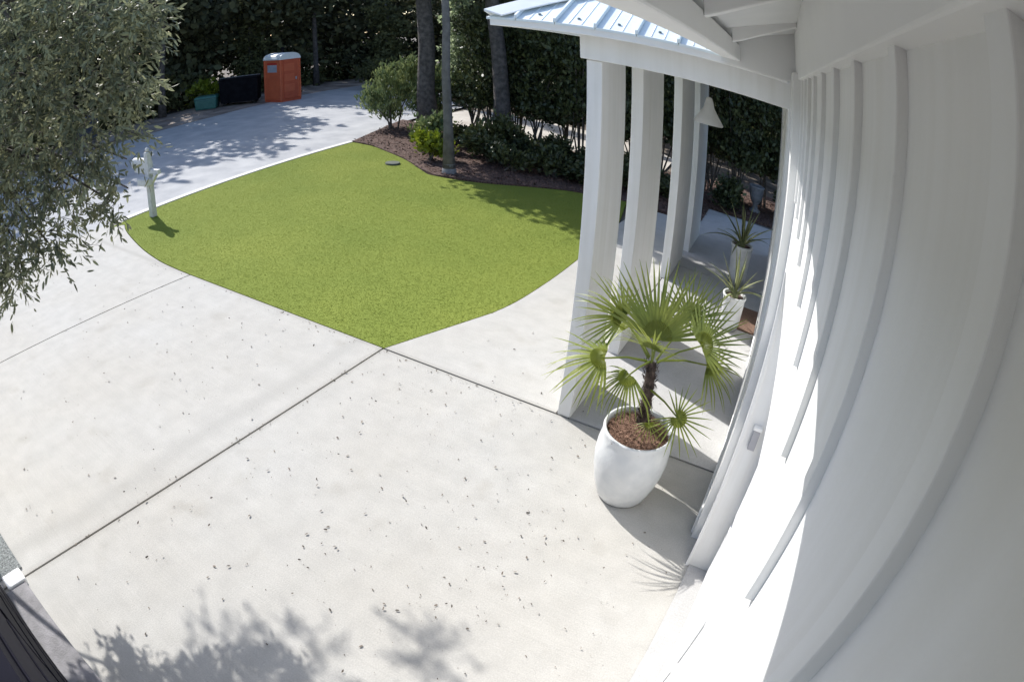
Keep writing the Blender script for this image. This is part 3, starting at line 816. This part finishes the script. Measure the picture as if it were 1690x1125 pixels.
# ------------------------------------------------------------------ things across the street
def toilet(c, ang):
    t = empty('portable_toilet', (*c, -.03), 'orange portable toilet with white domed roof standing across the street', 'portable toilet')
    W = 1.12
    ca, sa = math.cos(ang), math.sin(ang)
    def L(x, y, z): return (c[0] + x * ca - y * sa, c[1] + x * sa + y * ca, z)
    def lb(a, b):
        m_ = MB().box(a, b); m_.v = [L(*v) for v in m_.v]; return m_
    h = W / 2
    lb((-h - .02, -h - .02, -.03), (h + .02, h + .02, .10)).build('skid', M['orange_dark'], t)
    lb((-h, -h, .10), (h, h, 2.02)).build('cabin', M['orange'], t, bevel=.02)
    for sx in (-1, 1):
        for sy in (-1, 1):
            lb((sx * h - .035, sy * h - .035, .08), (sx * h + .035, sy * h + .035, 2.04)).build('corner_post', M['orange'], t, bevel=.012)
    # door front faces local -y, gable arch follows the roof
    dr = MB().extrude([L(x, -h - .018, z) for x, z in [(-.40, .14), (.40, .14), (.40, 1.86)] + [(.40 * math.cos(R(a)), 1.86 + .24 * math.sin(R(a))) for a in range(20, 161, 20)] + [(-.40, 1.86)]], (sa * .012, -ca * .012, 0)).build('door', M['orange_dark'], t)
    lb((.27, -h - .06, 1.0), (.34, -h - .03, 1.13)).build('latch', M['grey_plastic'], dr)
    for zz in (.45, .95, 1.45):
        lb((-.36, -h - .036, zz), (.22, -h - .031, zz + .36)).build('door_panel', M['orange'], dr)
    # slatted vent band and pale sign on the side wall
    lb((-h - .012, -.33, 1.42), (-h - .002, .33, 1.78)).build('sign', mat('faded_sign', (0.30, 0.32, 0.38), (0.42, 0.42, 0.48), 9, .6), t)
    lb((-h - .013, -.33, 1.80), (-h - .002, .33, 1.88)).build('sign_stripe', mat('red_stripe', (0.50, 0.03, 0.03), None, rough=.5), t)
    for zz in (.35, .75, 1.15):
        lb((-h - .008, -.42, zz), (-h - .001, .42, zz + .28)).build('wall_panel', M['orange'], t, bevel=.004)
    ro = MB()
    arch = [(-h - .05, 2.02), (h + .05, 2.02), (h + .05, 2.08)] + [((h + .02) * math.cos(R(a)), 2.08 + .27 * math.sin(R(a)) ** .8) for a in range(12, 169, 12)] + [(-h - .05, 2.08)]
    ro.extrude([L(x, -h - .05, z) for x, z in arch], (-sa * -(W + .10) * -1 if False else -sa * (W + .10), ca * (W + .10), 0))
    ro.build('roof', M['pale_roof'], t, bevel=.012)
    lb((.30, h - .25, 2.1), (.40, h - .15, 2.62)).build('vent_pipe', M['black_plastic'], t)
toilet((-20.93, 19.34), R(86))

dm_ = empty('dumpster', (-22.7, 18.4, -.03), 'black dumpster with sloping lid beside the orange toilet', 'dumpster')
ca_ = R(42)
MB().rbox((-22.75, 18.35), 1.75, 1.2, .12, 1.25, ca_, 1.04).build('bin_body', M['black_plastic'], dm_, bevel=.03)
MB().rbox((-22.75, 18.35), 1.86, 1.30, 1.252, 1.34, ca_, .97).build('lid', M['black_plastic'], dm_, bevel=.02)
MB().rbox((-22.75, 18.35), 1.90, .06, 1.342, 1.37, ca_).build('lid_bar', M['stone'], dm_)
for q in (-.7, .7):
    for r_ in (-.45, .45):
        cx_, cy_ = -22.75 + q * math.cos(ca_) - r_ * math.sin(ca_), 18.35 + q * math.sin(ca_) + r_ * math.cos(ca_)
        MB().tube([(cx_ - .03, cy_, .04), (cx_ + .03, cy_, .04)], .075, 12).build('wheel', M['rubber'], dm_)
tb = empty('plastic_tub', (-23.6, 17.0, -.03), 'teal plastic tub with rounded lid left of the black dumpster', 'tub')
MB().rbox((-23.6, 17.0), 1.0, .75, -.03, .50, .7, 1.08).build('tub_body', M['teal'], tb, bevel=.06)
MB().rbox((-23.6, 17.0), 1.14, .88, .502, .62, .7, .86).build('lid', M['teal'], tb, bevel=.03)
tc = empty('trash_cart', (-24.0, 10.6, -.05), 'slate blue trash cart seen through the hanging branches', 'trash cart')
MB().rbox((-24.0, 10.6), .95, .8, .06, 1.05, .4, 1.12).build('cart_body', M['slate'], tc, bevel=.03)
MB().rbox((-24.0, 10.6), 1.16, 1.0, 1.052, 1.12, .4, .95).build('lid', M['slate'], tc, bevel=.02)
for q in (-.36, .36):
    MB().tube([(-24.0 + q - .03, 10.25, .06), (-24.0 + q + .03, 10.25, .06)], .13, 12).build('wheel', M['rubber'], tc)

# drain cover in the lawn, grey urn beyond the porch
dc = MB().lathe((-8.55, 11.15, .0), [(.001, .045), (.16, .045), (.17, .03), (.17, 0)], 24).build('drain_cover', M['drain'], origin=(-8.55, 11.15, 0))
tag(dc, 'dark round drain cover set in the lawn near the mulch bed', 'drain cover')
ur = empty('stone_urn', (-.47, 14.8, .03), 'grey stone urn standing in the shade beyond the porch', 'urn')
MB().lathe((-.47, 14.8, .02), [(.001, 0), (.16, 0), (.16, .05), (.08, .10), (.07, .18), (.15, .30), (.20, .45), (.21, .62), (.23, .65), (.20, .67), (.18, .62)], 28).build('bowl', M['stone'], ur, smooth=True)

# ------------------------------------------------------------------ trees and shrubs
def trunk_tube(c, h_, r0, r1, lean=(0, 0), wob=.04, seed=0, n=9, flare=.35):
    rnd = random.Random(seed)
    pts, rd = [], []
    for i in range(n):
        t = i / (n - 1)
        pts.append((c[0] + lean[0] * t + rnd.uniform(-wob, wob) * (t > 0), c[1] + lean[1] * t + rnd.uniform(-wob, wob) * (t > 0), c[2] + h_ * t))
        rd.append((r0 + (r1 - r0) * t) * (1 + flare * max(0, 1 - t * 8)))
    return pts, rd

def tree(name, c, h_, r0, blobs, nleaf, leafL, lm, bm_, label, cat='tree', group=None, lean=(0, 0), limbs=5, seed=1, crown_local=True):
    o = empty(name, c, label, cat, group)
    pts, rd = trunk_tube(c, h_, r0, r0 * .45, lean, seed=seed)
    b = MB().tube(pts, rd, 12)
    rnd = random.Random(seed)
    for i in range(limbs):
        bl = blobs[i % len(blobs)]
        t = rnd.uniform(.5, .95)
        k = int(t * (len(pts) - 1))
        p0 = Vector(pts[k]); p2 = Vector((c[0] + bl[0], c[1] + bl[1], c[2] + bl[2]))
        p1 = p0.lerp(p2, .5) + Vector((0, 0, -.15 * (p2 - p0).length * .5))
        b.tube([p0, p1, p2], [r0 * .4, r0 * .25, r0 * .08], 6)
    b.build('trunk', bm_, o, smooth=True)
    P = clump_points(blobs, nleaf)
    L = rng.uniform(.6, 1.2, nleaf) * leafL
    quads_mesh('crown', leaf_quads(P, L, L * .55, fold=.15), lm, o)
    return o

# big pine trunks and their low crowns over the bed (the shade across the lawn's far side comes from these)
tree('pine_tree', (-9.9, 14.6, 0), 11, .27, [(-1.5, -.2, 6.4, 2.4, 2.0, 1.3), (1.0, .3, 7.2, 2.4, 2.2, 1.5), (-.4, .5, 8.8, 2.6, 2.4, 1.6), (-.9, -1.5, 5.9, 2.3, 1.3, .8), (.7, -2.1, 6.1, 1.9, 1.2, .7)], 16000, .22, M['wood_leaf'], M['pine_bark'],
     'thick pine trunk rising from the mulch bed behind the pale shrub', group='tall trees over the bed', lean=(-.35, .1), seed=2)
tree('pine_tree', (-7.5, 14.5, 0), 11, .23, [(-1.2, .3, 6.2, 2.0, 2.0, 1.2), (1.0, .5, 7.0, 2.4, 2.0, 1.4), (.2, -.2, 8.6, 2.4, 2.2, 1.5), (-1.5, 1.5, 6.4, 2.0, 1.8, 1.0), (-3.6, 1.0, 6.9, 1.8, 1.8, .9), (-3.9, 2.9, 7.2, 2.0, 1.8, 1.0)], 15000, .22, M['wood_leaf'], M['pine_bark'],
     'dark leaning trunk in the shade nearest the portico roof', group='tall trees over the bed', lean=(-.8, .3), seed=5)
tree('slender_tree', (-7.05, 11.15, 0), 9, .105, [(-.9, .7, 7.4, 1.5, 1.3, 1.0), (.4, .5, 8.4, 1.7, 1.5, 1.1)], 2200, .18, M['wood_leaf'], M['grey_bark'],
     'slender straight grey trunk at the lawn edge with a pale base', group='tall trees over the bed', lean=(-.15, .05), limbs=3, seed=9)
MB().lathe((-7.05, 11.15, .02), [(.16, 0), (.15, .10), (.125, .12), (.12, .20), (.13, .21), (.105, .23)], 20).build('trunk_guard', M['stone'], bpy.data.objects['slender_tree'], smooth=True)

# shade trees farther left that reach over the street
def shrub(name, c, blobs, n, leafL, lm, label, cat='shrub', group=None, stems=5, asp=.5, seed=0, up=0.0):
    o = empty(name, c, label, cat, group)
    rnd = random.Random(seed)
    b = MB()
    for i in range(stems):
        bl = blobs[i % len(blobs)]
        e = Vector((c[0] + bl[0] + rnd.uniform(-.5, .5) * bl[3], c[1] + bl[1] + rnd.uniform(-.5, .5) * bl[4], c[2] + bl[2] + rnd.uniform(-.2, .5) * bl[5]))
        s_ = Vector((c[0] + rnd.uniform(-.12, .12), c[1] + rnd.uniform(-.12, .12), c[2]))
        b.tube([s_, s_.lerp(e, .5) + Vector((rnd.uniform(-.06, .06), rnd.uniform(-.06, .06), .05)), e], [.028, .02, .008], 6)
    b.build('stems', M['oak_bark'], o)
    P = clump_points(blobs, n)
    L = rng.uniform(.7, 1.2, n) * leafL
    d = unit(P - np.array([0, 0, -.3])) * .8 + rng.normal(size=(n, 3)) * .6 + np.array([0, 0, up])
    quads_mesh('foliage', leaf_quads(P, L, L * asp, d, fold=.12), lm, o)
    return o

shrub('flowering_shrub', (-11.4, 14.9, 0), [(0, 0, 1.15, .75, .75, .7), (-.55, -.2, .95, .55, .5, .55), (.5, .2, 1.35, .6, .5, .55), (.1, -.3, 1.7, .5, .45, .5), (-.3, .2, .55, .6, .55, .4), (.9, .2, 1.6, .5, .4, .45), (1.1, -.1, 1.0, .6, .5, .5), (.6, 0, 2.0, .45, .4, .4)], 4800, .15, M['shrub_leaf'],
      'tall pale green shrub with upright tips at the street end of the bed', seed=1, asp=.3, up=.7)
shrub('round_shrub', (-8.05, 11.95, .03), [(0, 0, .36, .42, .38, .34), (.3, .1, .3, .3, .3, .26), (-.25, 0, .5, .26, .26, .24)], 700, .13, M['lime_leaf'], 'small bright green shrub at the bed edge left of the slender trunk', seed=2, asp=.6)
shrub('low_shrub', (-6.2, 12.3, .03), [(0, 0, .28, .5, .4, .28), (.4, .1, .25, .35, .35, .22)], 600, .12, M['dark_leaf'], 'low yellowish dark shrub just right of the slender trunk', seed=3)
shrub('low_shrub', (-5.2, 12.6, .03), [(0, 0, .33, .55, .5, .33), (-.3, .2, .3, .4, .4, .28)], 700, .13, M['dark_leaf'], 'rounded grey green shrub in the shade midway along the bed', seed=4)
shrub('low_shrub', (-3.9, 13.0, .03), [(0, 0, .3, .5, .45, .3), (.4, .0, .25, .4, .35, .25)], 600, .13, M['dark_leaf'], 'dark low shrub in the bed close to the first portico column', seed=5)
shrub('pale_shrub', (-10.4, 15.3, 0), [(0, 0, 1.3, .75, .7, .65), (.5, -.1, 1.7, .6, .5, .5), (-.4, .1, 1.9, .5, .5, .5), (.2, 0, .7, .6, .5, .45)], 2600, .15, M['shrub_leaf'],
      'broad yellow green shrub between the tall pale shrub and the thick pine trunk', seed=6, asp=.35, up=.5)
shrub('broadleaf_shrub', (-8.9, 13.0, .03), [(0, 0, .45, .5, .45, .4), (.3, .15, .7, .35, .3, .3)], 800, .14, M['shrub_leaf'], 'leafy green shrub behind the small bright shrub at the bed edge', seed=7)
b0 = None
for i, (x, y) in enumerate(((-7.3, 13.3), (-6.5, 13.6), (-5.6, 13.7), (-4.7, 13.8), (-3.3, 13.6), (-2.4, 13.3), (-1.2, 14.2), (-6.9, 12.7), (-4.4, 12.6), (.6, 14.4), (-8.4, 14.2))):
    if b0 is None:
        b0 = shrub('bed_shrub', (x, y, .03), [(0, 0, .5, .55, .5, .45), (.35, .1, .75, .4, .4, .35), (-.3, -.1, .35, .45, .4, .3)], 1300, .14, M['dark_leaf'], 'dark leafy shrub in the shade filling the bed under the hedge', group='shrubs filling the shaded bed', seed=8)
    else:
        r = b0.copy(); link(r); r.location = (x, y, .03); r.rotation_euler = (0, 0, i * 2.3)
        r.scale = (1, 1, random.uniform(.5, .8))
        for ch in b0.children:
            c2 = ch.copy(); link(c2); c2.parent = r
# hedge of leggy evergreens along the back of the bed
hx = [(-9.1, 15.7), (-8.3, 15.2), (-7.6, 15.5), (-6.8, 15.1), (-6.1, 15.5), (-5.4, 15.0), (-4.7, 15.4), (-4.0, 15.0), (-3.3, 15.4), (-2.6, 15.1), (-1.9, 15.5), (-1.1, 15.2), (-.3, 15.7), (.5, 15.4), (1.4, 15.8), (2.3, 15.5)]
lead = []
for i, (x, y) in enumerate(hx):
    if i < 3:
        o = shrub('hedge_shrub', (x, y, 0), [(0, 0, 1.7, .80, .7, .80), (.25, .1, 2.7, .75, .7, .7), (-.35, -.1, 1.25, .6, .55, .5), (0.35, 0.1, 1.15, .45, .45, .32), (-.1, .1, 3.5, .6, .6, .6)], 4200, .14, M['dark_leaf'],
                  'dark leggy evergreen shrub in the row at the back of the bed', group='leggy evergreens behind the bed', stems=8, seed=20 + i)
        lead.append(o)
    else:
        f0 = lead[i % 3]
        r = f0.copy(); link(r); r.location = (x, y, 0); r.rotation_euler = (0, 0, i * 1.9)
        r.scale = (1, 1, random.uniform(.85, 1.12))
        for ch in f0.children:
            c2 = ch.copy(); link(c2); c2.parent = r

# pale feathery tree in the sun beyond, yellow green shrub by the bins
tree('pale_tree', (-12.9, 21.2, -.05), 5.4, .09, [(0, 0, 2.4, .85, .8, 1.0), (.1, 0, 3.7, .85, .8, 1.1), (-.1, 0, 5.2, .7, .7, 1.0), (0.1, .1, 1.4, .6, .6, .5)], 4200, .15, M['pale_leaf'], M['grey_bark'],
     'pale green sunlit tree between the trunks beyond the bed', seed=31)
shrub('lime_shrub', (-25.2, 17.8, -.05), [(0, 0, .75, .9, .8, .6), (.6, .2, .9, .6, .6, .5), (-.5, 0, .6, .7, .6, .5)], 900, .2, M['lime_leaf'], 'yellow green bush glowing in the sun left of the bins', seed=33, asp=.6)
for i, (x, y, lab) in enumerate(((-26.5, 15.4, 'dark bush under the trees between the tub and hanging branches'), (-19.6, 24.6, 'sparse grey green bush just right of the orange toilet'), (-18.0, 27.5, 'dark bush at the far end of the street'), (-25.4, 12.6, 'olive bush behind the slate blue trash cart'))):
    shrub('wood_edge_shrub', (x, y, -.05), [(0, 0, .8, 1.2, 1.1, .8), (.8, .3, .7, .9, .8, .6), (-.7, .2, 1.0, .8, .8, .7)], 1300, .22, M['wood_leaf2'], lab, seed=40 + i)

# individual trunks that stand out against the dark wood
for i, (x, y, r_, lab) in enumerate(((-24.5, 15.0, .17, 'thin dark trunk left of the bins at the wood edge'), (-24.3, 25.0, .16, 'straight dark trunk behind the orange toilet'), (-19.8, 31.0, .2, 'dark trunk at the far end of the street, left one'),
                                    (-16.9, 32.5, .22, 'dark trunk at the far end of the street, right one'), (-25.5, 6.0, .2, 'dark trunk across the street behind the mailbox'))):
    tree('wood_edge_tree', (x, y, -.05), 9, r_, [(0, 0, 6.0, 2.0, 2.0, 1.4), (.8, .5, 7.4, 2.0, 2.0, 1.5), (-.8, -.3, 4.6, 1.4, 1.3, .9)], 2600, .26, M['wood_leaf'], M['pine_bark'], lab, group='trees along the wood edge', seed=60 + i, lean=(.3 * (-1) ** i, .2))

for i, (x, y, hh, lab) in enumerate(((-26.0, 9.5, 6.0, 'olive green tree across the street seen past the oak branches'), (-25.6, 13.6, 5.2, 'lower olive tree left of the bins at the wood edge'), (-27.0, 22.6, 6.5, 'grey green tree standing behind the orange toilet'), (-22.5, 29.0, 5.0, 'small olive tree where the street bends out of sight'))):
    tree('olive_tree', (x, y, -.05), hh, .12, [(0, 0, hh * .45, 1.3, 1.3, 1.0), (.3, .2, hh * .7, 1.4, 1.3, 1.1), (-.3, 0, hh * .9, 1.1, 1.1, .9), (.2, -.3, hh * .25, 1.2, 1.1, .7)], 3200, .24, M['olive_leaf'], M['grey_bark'], lab, seed=80 + i)
# the wood behind everything: one mass
blobs = []
def stand(x, y, hh, rr_, lo=0.16):
    for q in range(5):
        zz = hh * (lo + (.93 - lo) * q / 4)
        blobs.append((x + rng.normal(0, rr_ * .25), y + rng.normal(0, rr_ * .25), zz, rr_ * (1.05 - .1 * q), rr_ * (1.05 - .1 * q), hh * .15))
for yy in np.arange(-18, 42, 3.0):
    stand(-28.0 + rng.normal(0, .8), yy + rng.normal(0, .7), rng.uniform(9, 11), 2.3)
    stand(-32.5 + rng.normal(0, 1), yy + rng.normal(0, .9), rng.uniform(11, 13), 2.8)
    stand(-37.0 + rng.normal(0, 1), yy + rng.normal(0, .9), rng.uniform(13, 15), 3.0)
for yy in np.arange(3, 27, 2.6):                    # edge trees that shade the street
    stand(-24.9 + rng.normal(0, .5), yy + rng.normal(0, .5), rng.uniform(9.8, 11.2), 2.1, .5)
for xx in np.arange(-27, 16, 3.0):
    stand(xx, 37 + rng.normal(0, 1.5), rng.uniform(9, 12), 2.5)
    stand(xx + 1.5, 42 + rng.normal(0, 1.5), rng.uniform(12, 15), 2.9)
    stand(xx, 47 + rng.normal(0, 1.5), rng.uniform(14, 16), 3.0)
for xx, yy in ((-23.5, 33), (-21, 35), (-18, 34.5), (-15.5, 35), (-24.5, 29.5), (-13, 31), (-10.5, 30)):
    stand(xx, yy, 10, 2.2)
for xx in np.arange(-9.5, 8, 2.3):
    stand(xx, 25 + rng.normal(0, 1.0), rng.uniform(7, 10), 1.9)
for xx in np.arange(-7, 7, 2.4):
    stand(xx, 20.5 + rng.normal(0, .6), rng.uniform(8, 9.5), 1.7, .38)
NW = 230000
P = clump_points(blobs, NW, .35)
L = rng.uniform(.25, .55, NW)
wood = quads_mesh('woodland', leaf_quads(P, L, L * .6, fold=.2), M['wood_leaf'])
tag(wood, 'dark dense woodland closing the view beyond the street', 'woodland', kind='stuff')
# undergrowth along its foot
NU = 26000
ux = np.concatenate([rng.normal(-27, 1.2, NU // 2), rng.uniform(-24, 12, NU // 2)])
uy = np.concatenate([rng.uniform(-15, 36, NU // 2), rng.normal(33, 1.6, NU // 2)])
uz = rng.random(NU) ** 1.6 * (1.3 + .7 * np.sin(ux * 1.3 + uy))
Lu = rng.uniform(.2, .4, NU)
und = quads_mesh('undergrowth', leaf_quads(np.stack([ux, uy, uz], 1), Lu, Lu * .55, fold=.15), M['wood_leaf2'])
tag(und, 'dark tangled undergrowth along the foot of the wood', 'undergrowth', kind='stuff')

# ------------------------------------------------------------------ near oak whose branches hang into the top left
oak = empty('oak_tree', (-6.3, .25, 0), 'grey green oak with narrow leaves hanging into the upper left', 'tree')
tpts = [(-6.3, .25, 0), (-6.28, .3, .6), (-6.2, .4, 1.3), (-6.0, .6, 2.1), (-5.7, .8, 2.9), (-5.4, 1.0, 3.6), (-5.2, 1.2, 4.2)]
ob = MB().tube(tpts, [.15, .12, .11, .10, .085, .065, .04], 10).build('trunk', M['oak_bark'], oak, smooth=True)
CL = [(-4.28, 1.93, 3.62, .42), (-4.14, 2.18, 3.50, .30), (-4.45, 1.50, 3.50, .45), (-4.45, 1.50, 2.95, .42), (-4.22, 1.95, 2.85, .40), (-4.08, 2.15, 2.50, .26), (-4.28, 1.70, 2.42, .36),
      (-4.45, 1.32, 2.45, .36), (-4.10, 2.02, 2.18, .20), (-4.26, 1.47, 2.02, .22), (-4.32, 1.14, 1.86, .19), (-4.41, 1.20, 2.15, .26), (-4.05, 2.36, 3.62, .15), (-4.55, 1.2, 4.0, .45),
      (-4.6, 1.0, 3.2, .45), (-4.35, 1.75, 4.0, .4), (-4.10, 2.20, 3.05, .22), (-4.05, 2.12, 2.28, .14), (-4.75, 1.0, 2.6, .35), (-5.2, .9, 3.9, .55), (-5.0, .6, 3.3, .5), (-5.3, .3, 3.5, .5), (-6.5, 3.66, 5.05, .18), (-7.0, 3.1, 5.0, .24), (-7.3, 2.75, 4.9, .22)]
def thin(x, y, z):
    if z > 4.6: return True
    qx, qy = x + 1.086 * z, y - .38 * z
    return qy < np.interp(qx, [-3.8, -3.2, -2.7, -2.3, -2.0, -1.6, -1.2, -.9, -.4, .3], [.1, .22, .36, .62, 1.05, 1.2, 1.35, 1.6, 1.6, 1.5]) - .12 + .15 * math.sin(qx * 7.0 + 1.2)
br = MB(); lp, ld = [], []
rnd = random.Random(4)
for (cx, cy, cz, cr) in CL:
    k = min(range(3, 7), key=lambda i: (Vector(tpts[i]) - Vector((cx, cy, cz))).length + (0 if tpts[i][2] < cz + .9 else .6))
    s_ = Vector(tpts[k]); e_ = Vector((cx, cy, cz))
    mid = s_.lerp(e_, .55) + Vector((0, 0, .22))
    br.tube([s_, s_.lerp(mid, .5), mid, mid.lerp(e_, .5) + Vector((0, 0, .05)), e_], [.034, .026, .018, .012, .006], 6)
    far = cz > 4.8
    nt_ = int(60 + 700 * cr ** 2) if not far else int(40 + 160 * cr ** 2)
    for j in range(nt_):
        u = Vector((rnd.gauss(0, 1), rnd.gauss(0, 1), rnd.gauss(0, 1))).normalized() * cr * rnd.random() ** .45
        p = e_ + Vector((u.x, u.y, u.z * 1.05))
        d = Vector((u.x, u.y, u.z * .4)).normalized() * .7 + Vector((rnd.gauss(0, .45), rnd.gauss(0, .45), -.45 + rnd.gauss(0, .3)))
        d.normalize()
        ln_ = rnd.uniform(.10, .24)
        tip = p + d * ln_
        if j % 3 == 0 and thin(*p) and thin(*tip):
            br.tube([p - d * .05, tip], [.003, .0015], 3, cap=False)
        nlf = rnd.randint(6, 11)
        for q in range(nlf):
            t = (q + .5) / nlf
            side = Vector((rnd.gauss(0, 1), rnd.gauss(0, 1), rnd.gauss(0, 1) - .3))
            dd = (d * .9 + side.normalized() * .8)
            lp.append(tuple(p + d * ln_ * t)); ld.append(tuple(dd))
br.build('branches', M['oak_bark'], oak)
lp, ld = np.array(lp), np.array(ld)
# crown shaped for its shadow: leaves shading the drive's open middle are dropped
keep = np.array([thin(*q) for q in lp + rng.normal(0, .04, lp.shape)])
lp, ld = lp[keep], ld[keep]
camp = np.array([0, 0, 3.3])
Ll = rng.uniform(.050, .086, len(lp))
own = np.argsort(np.linalg.norm(lp - camp, axis=1))[:290]
rest = np.setdiff1d(np.arange(len(lp)), own)
oc = np.array(oak.location)
fo = quads_mesh('foliage', leaf_quads(lp[rest] - oc, Ll[rest], Ll[rest] * .27, ld[rest], fold=.12), M['oak_leaf'], oak)
fo['kind'] = 'stuff'
lmesh = bpy.data.meshes.new('leaf')
lmesh.from_pydata([(0, 0, 0), (.3, .13, .03), (.7, .11, .03), (1, 0, -.05), (.7, -.11, .03), (.3, -.13, .03), (.3, 0, 0), (.7, 0, 0)], [],
                  [(0, 6, 1), (6, 7, 2, 1), (7, 3, 2), (0, 5, 6), (6, 5, 4, 7), (7, 4, 3)])
lmesh.materials.append(M['oak_leaf'])
for i in own:
    o = bpy.data.objects.new('leaf', lmesh); link(o); o.parent = oak
    o.matrix_local = Matrix.Translation(Vector(lp[i] - oc)) @ basis(ld[i], (random.gauss(0, .6), random.gauss(0, .6), 1)) @ Matrix.Scale(float(Ll[i]), 4)

# ------------------------------------------------------------------ fallen leaves over the drive
NL = 1000
cen = [(-4.6, 3.6, .9), (-6.0, 3.4, .9), (-3.2, 3.5, .7), (-2.2, 4.0, .6), (-2.6, 2.6, .8), (-1.2, 2.3, .5), (-1.7, 1.9, .5), (-3.0, 1.2, .7), (-2.0, 5.2, .7), (-1.0, 3.0, .4), (-5.6, 2.0, 1.2), (-1.3, 3.4, .5)]
ci = rng.integers(0, len(cen), NL)
C_ = np.array(cen)[ci]
lx_ = C_[:, 0] + rng.normal(0, 1, NL) * C_[:, 2]; ly_ = C_[:, 1] + rng.normal(0, 1, NL) * C_[:, 2] * .8
k = rng.random(NL) < .35
lx_[k] = rng.uniform(-9.5, -.1, k.sum()); ly_[k] = rng.uniform(.3, 4.4, k.sum())
e1 = rng.random(NL) < .16
ly_[e1] = 4.47 - np.abs(rng.normal(0, .05, e1.sum())); lx_[e1] = rng.uniform(-8, -1.7, e1.sum())
e2 = rng.random(NL) < .06
lx_[e2] = -3.6 + rng.normal(0, .025, e2.sum()); ly_[e2] = rng.uniform(.3, 4.4, e2.sum())
ok = (lx_ < .1) & (ly_ > .25) & (~in_poly(lx_, ly_, lawn_out)) & (np.hypot(lx_ - PC.x, ly_ - PC.y) > .3) & ((ly_ < 4.45) | (lx_ > -2.9)) & (lx_ > -10.3)
lx_, ly_ = lx_[ok], ly_[ok]
n = len(lx_)
Pl = np.stack([lx_, ly_, rng.uniform(.004, .010, n)], 1)
dl = np.stack([rng.normal(size=n), rng.normal(size=n), np.abs(rng.normal(size=n)) * .25], 1)
Lf = .008 + .026 * rng.random(n) ** 2.2
lit = quads_mesh('leaf_litter', leaf_quads(Pl, Lf, Lf * .45, dl, fold=.18, up=2.0), M['litter'])
tag(lit, 'small dry brown leaves scattered over the pale driveway', 'fallen leaves', kind='stuff')
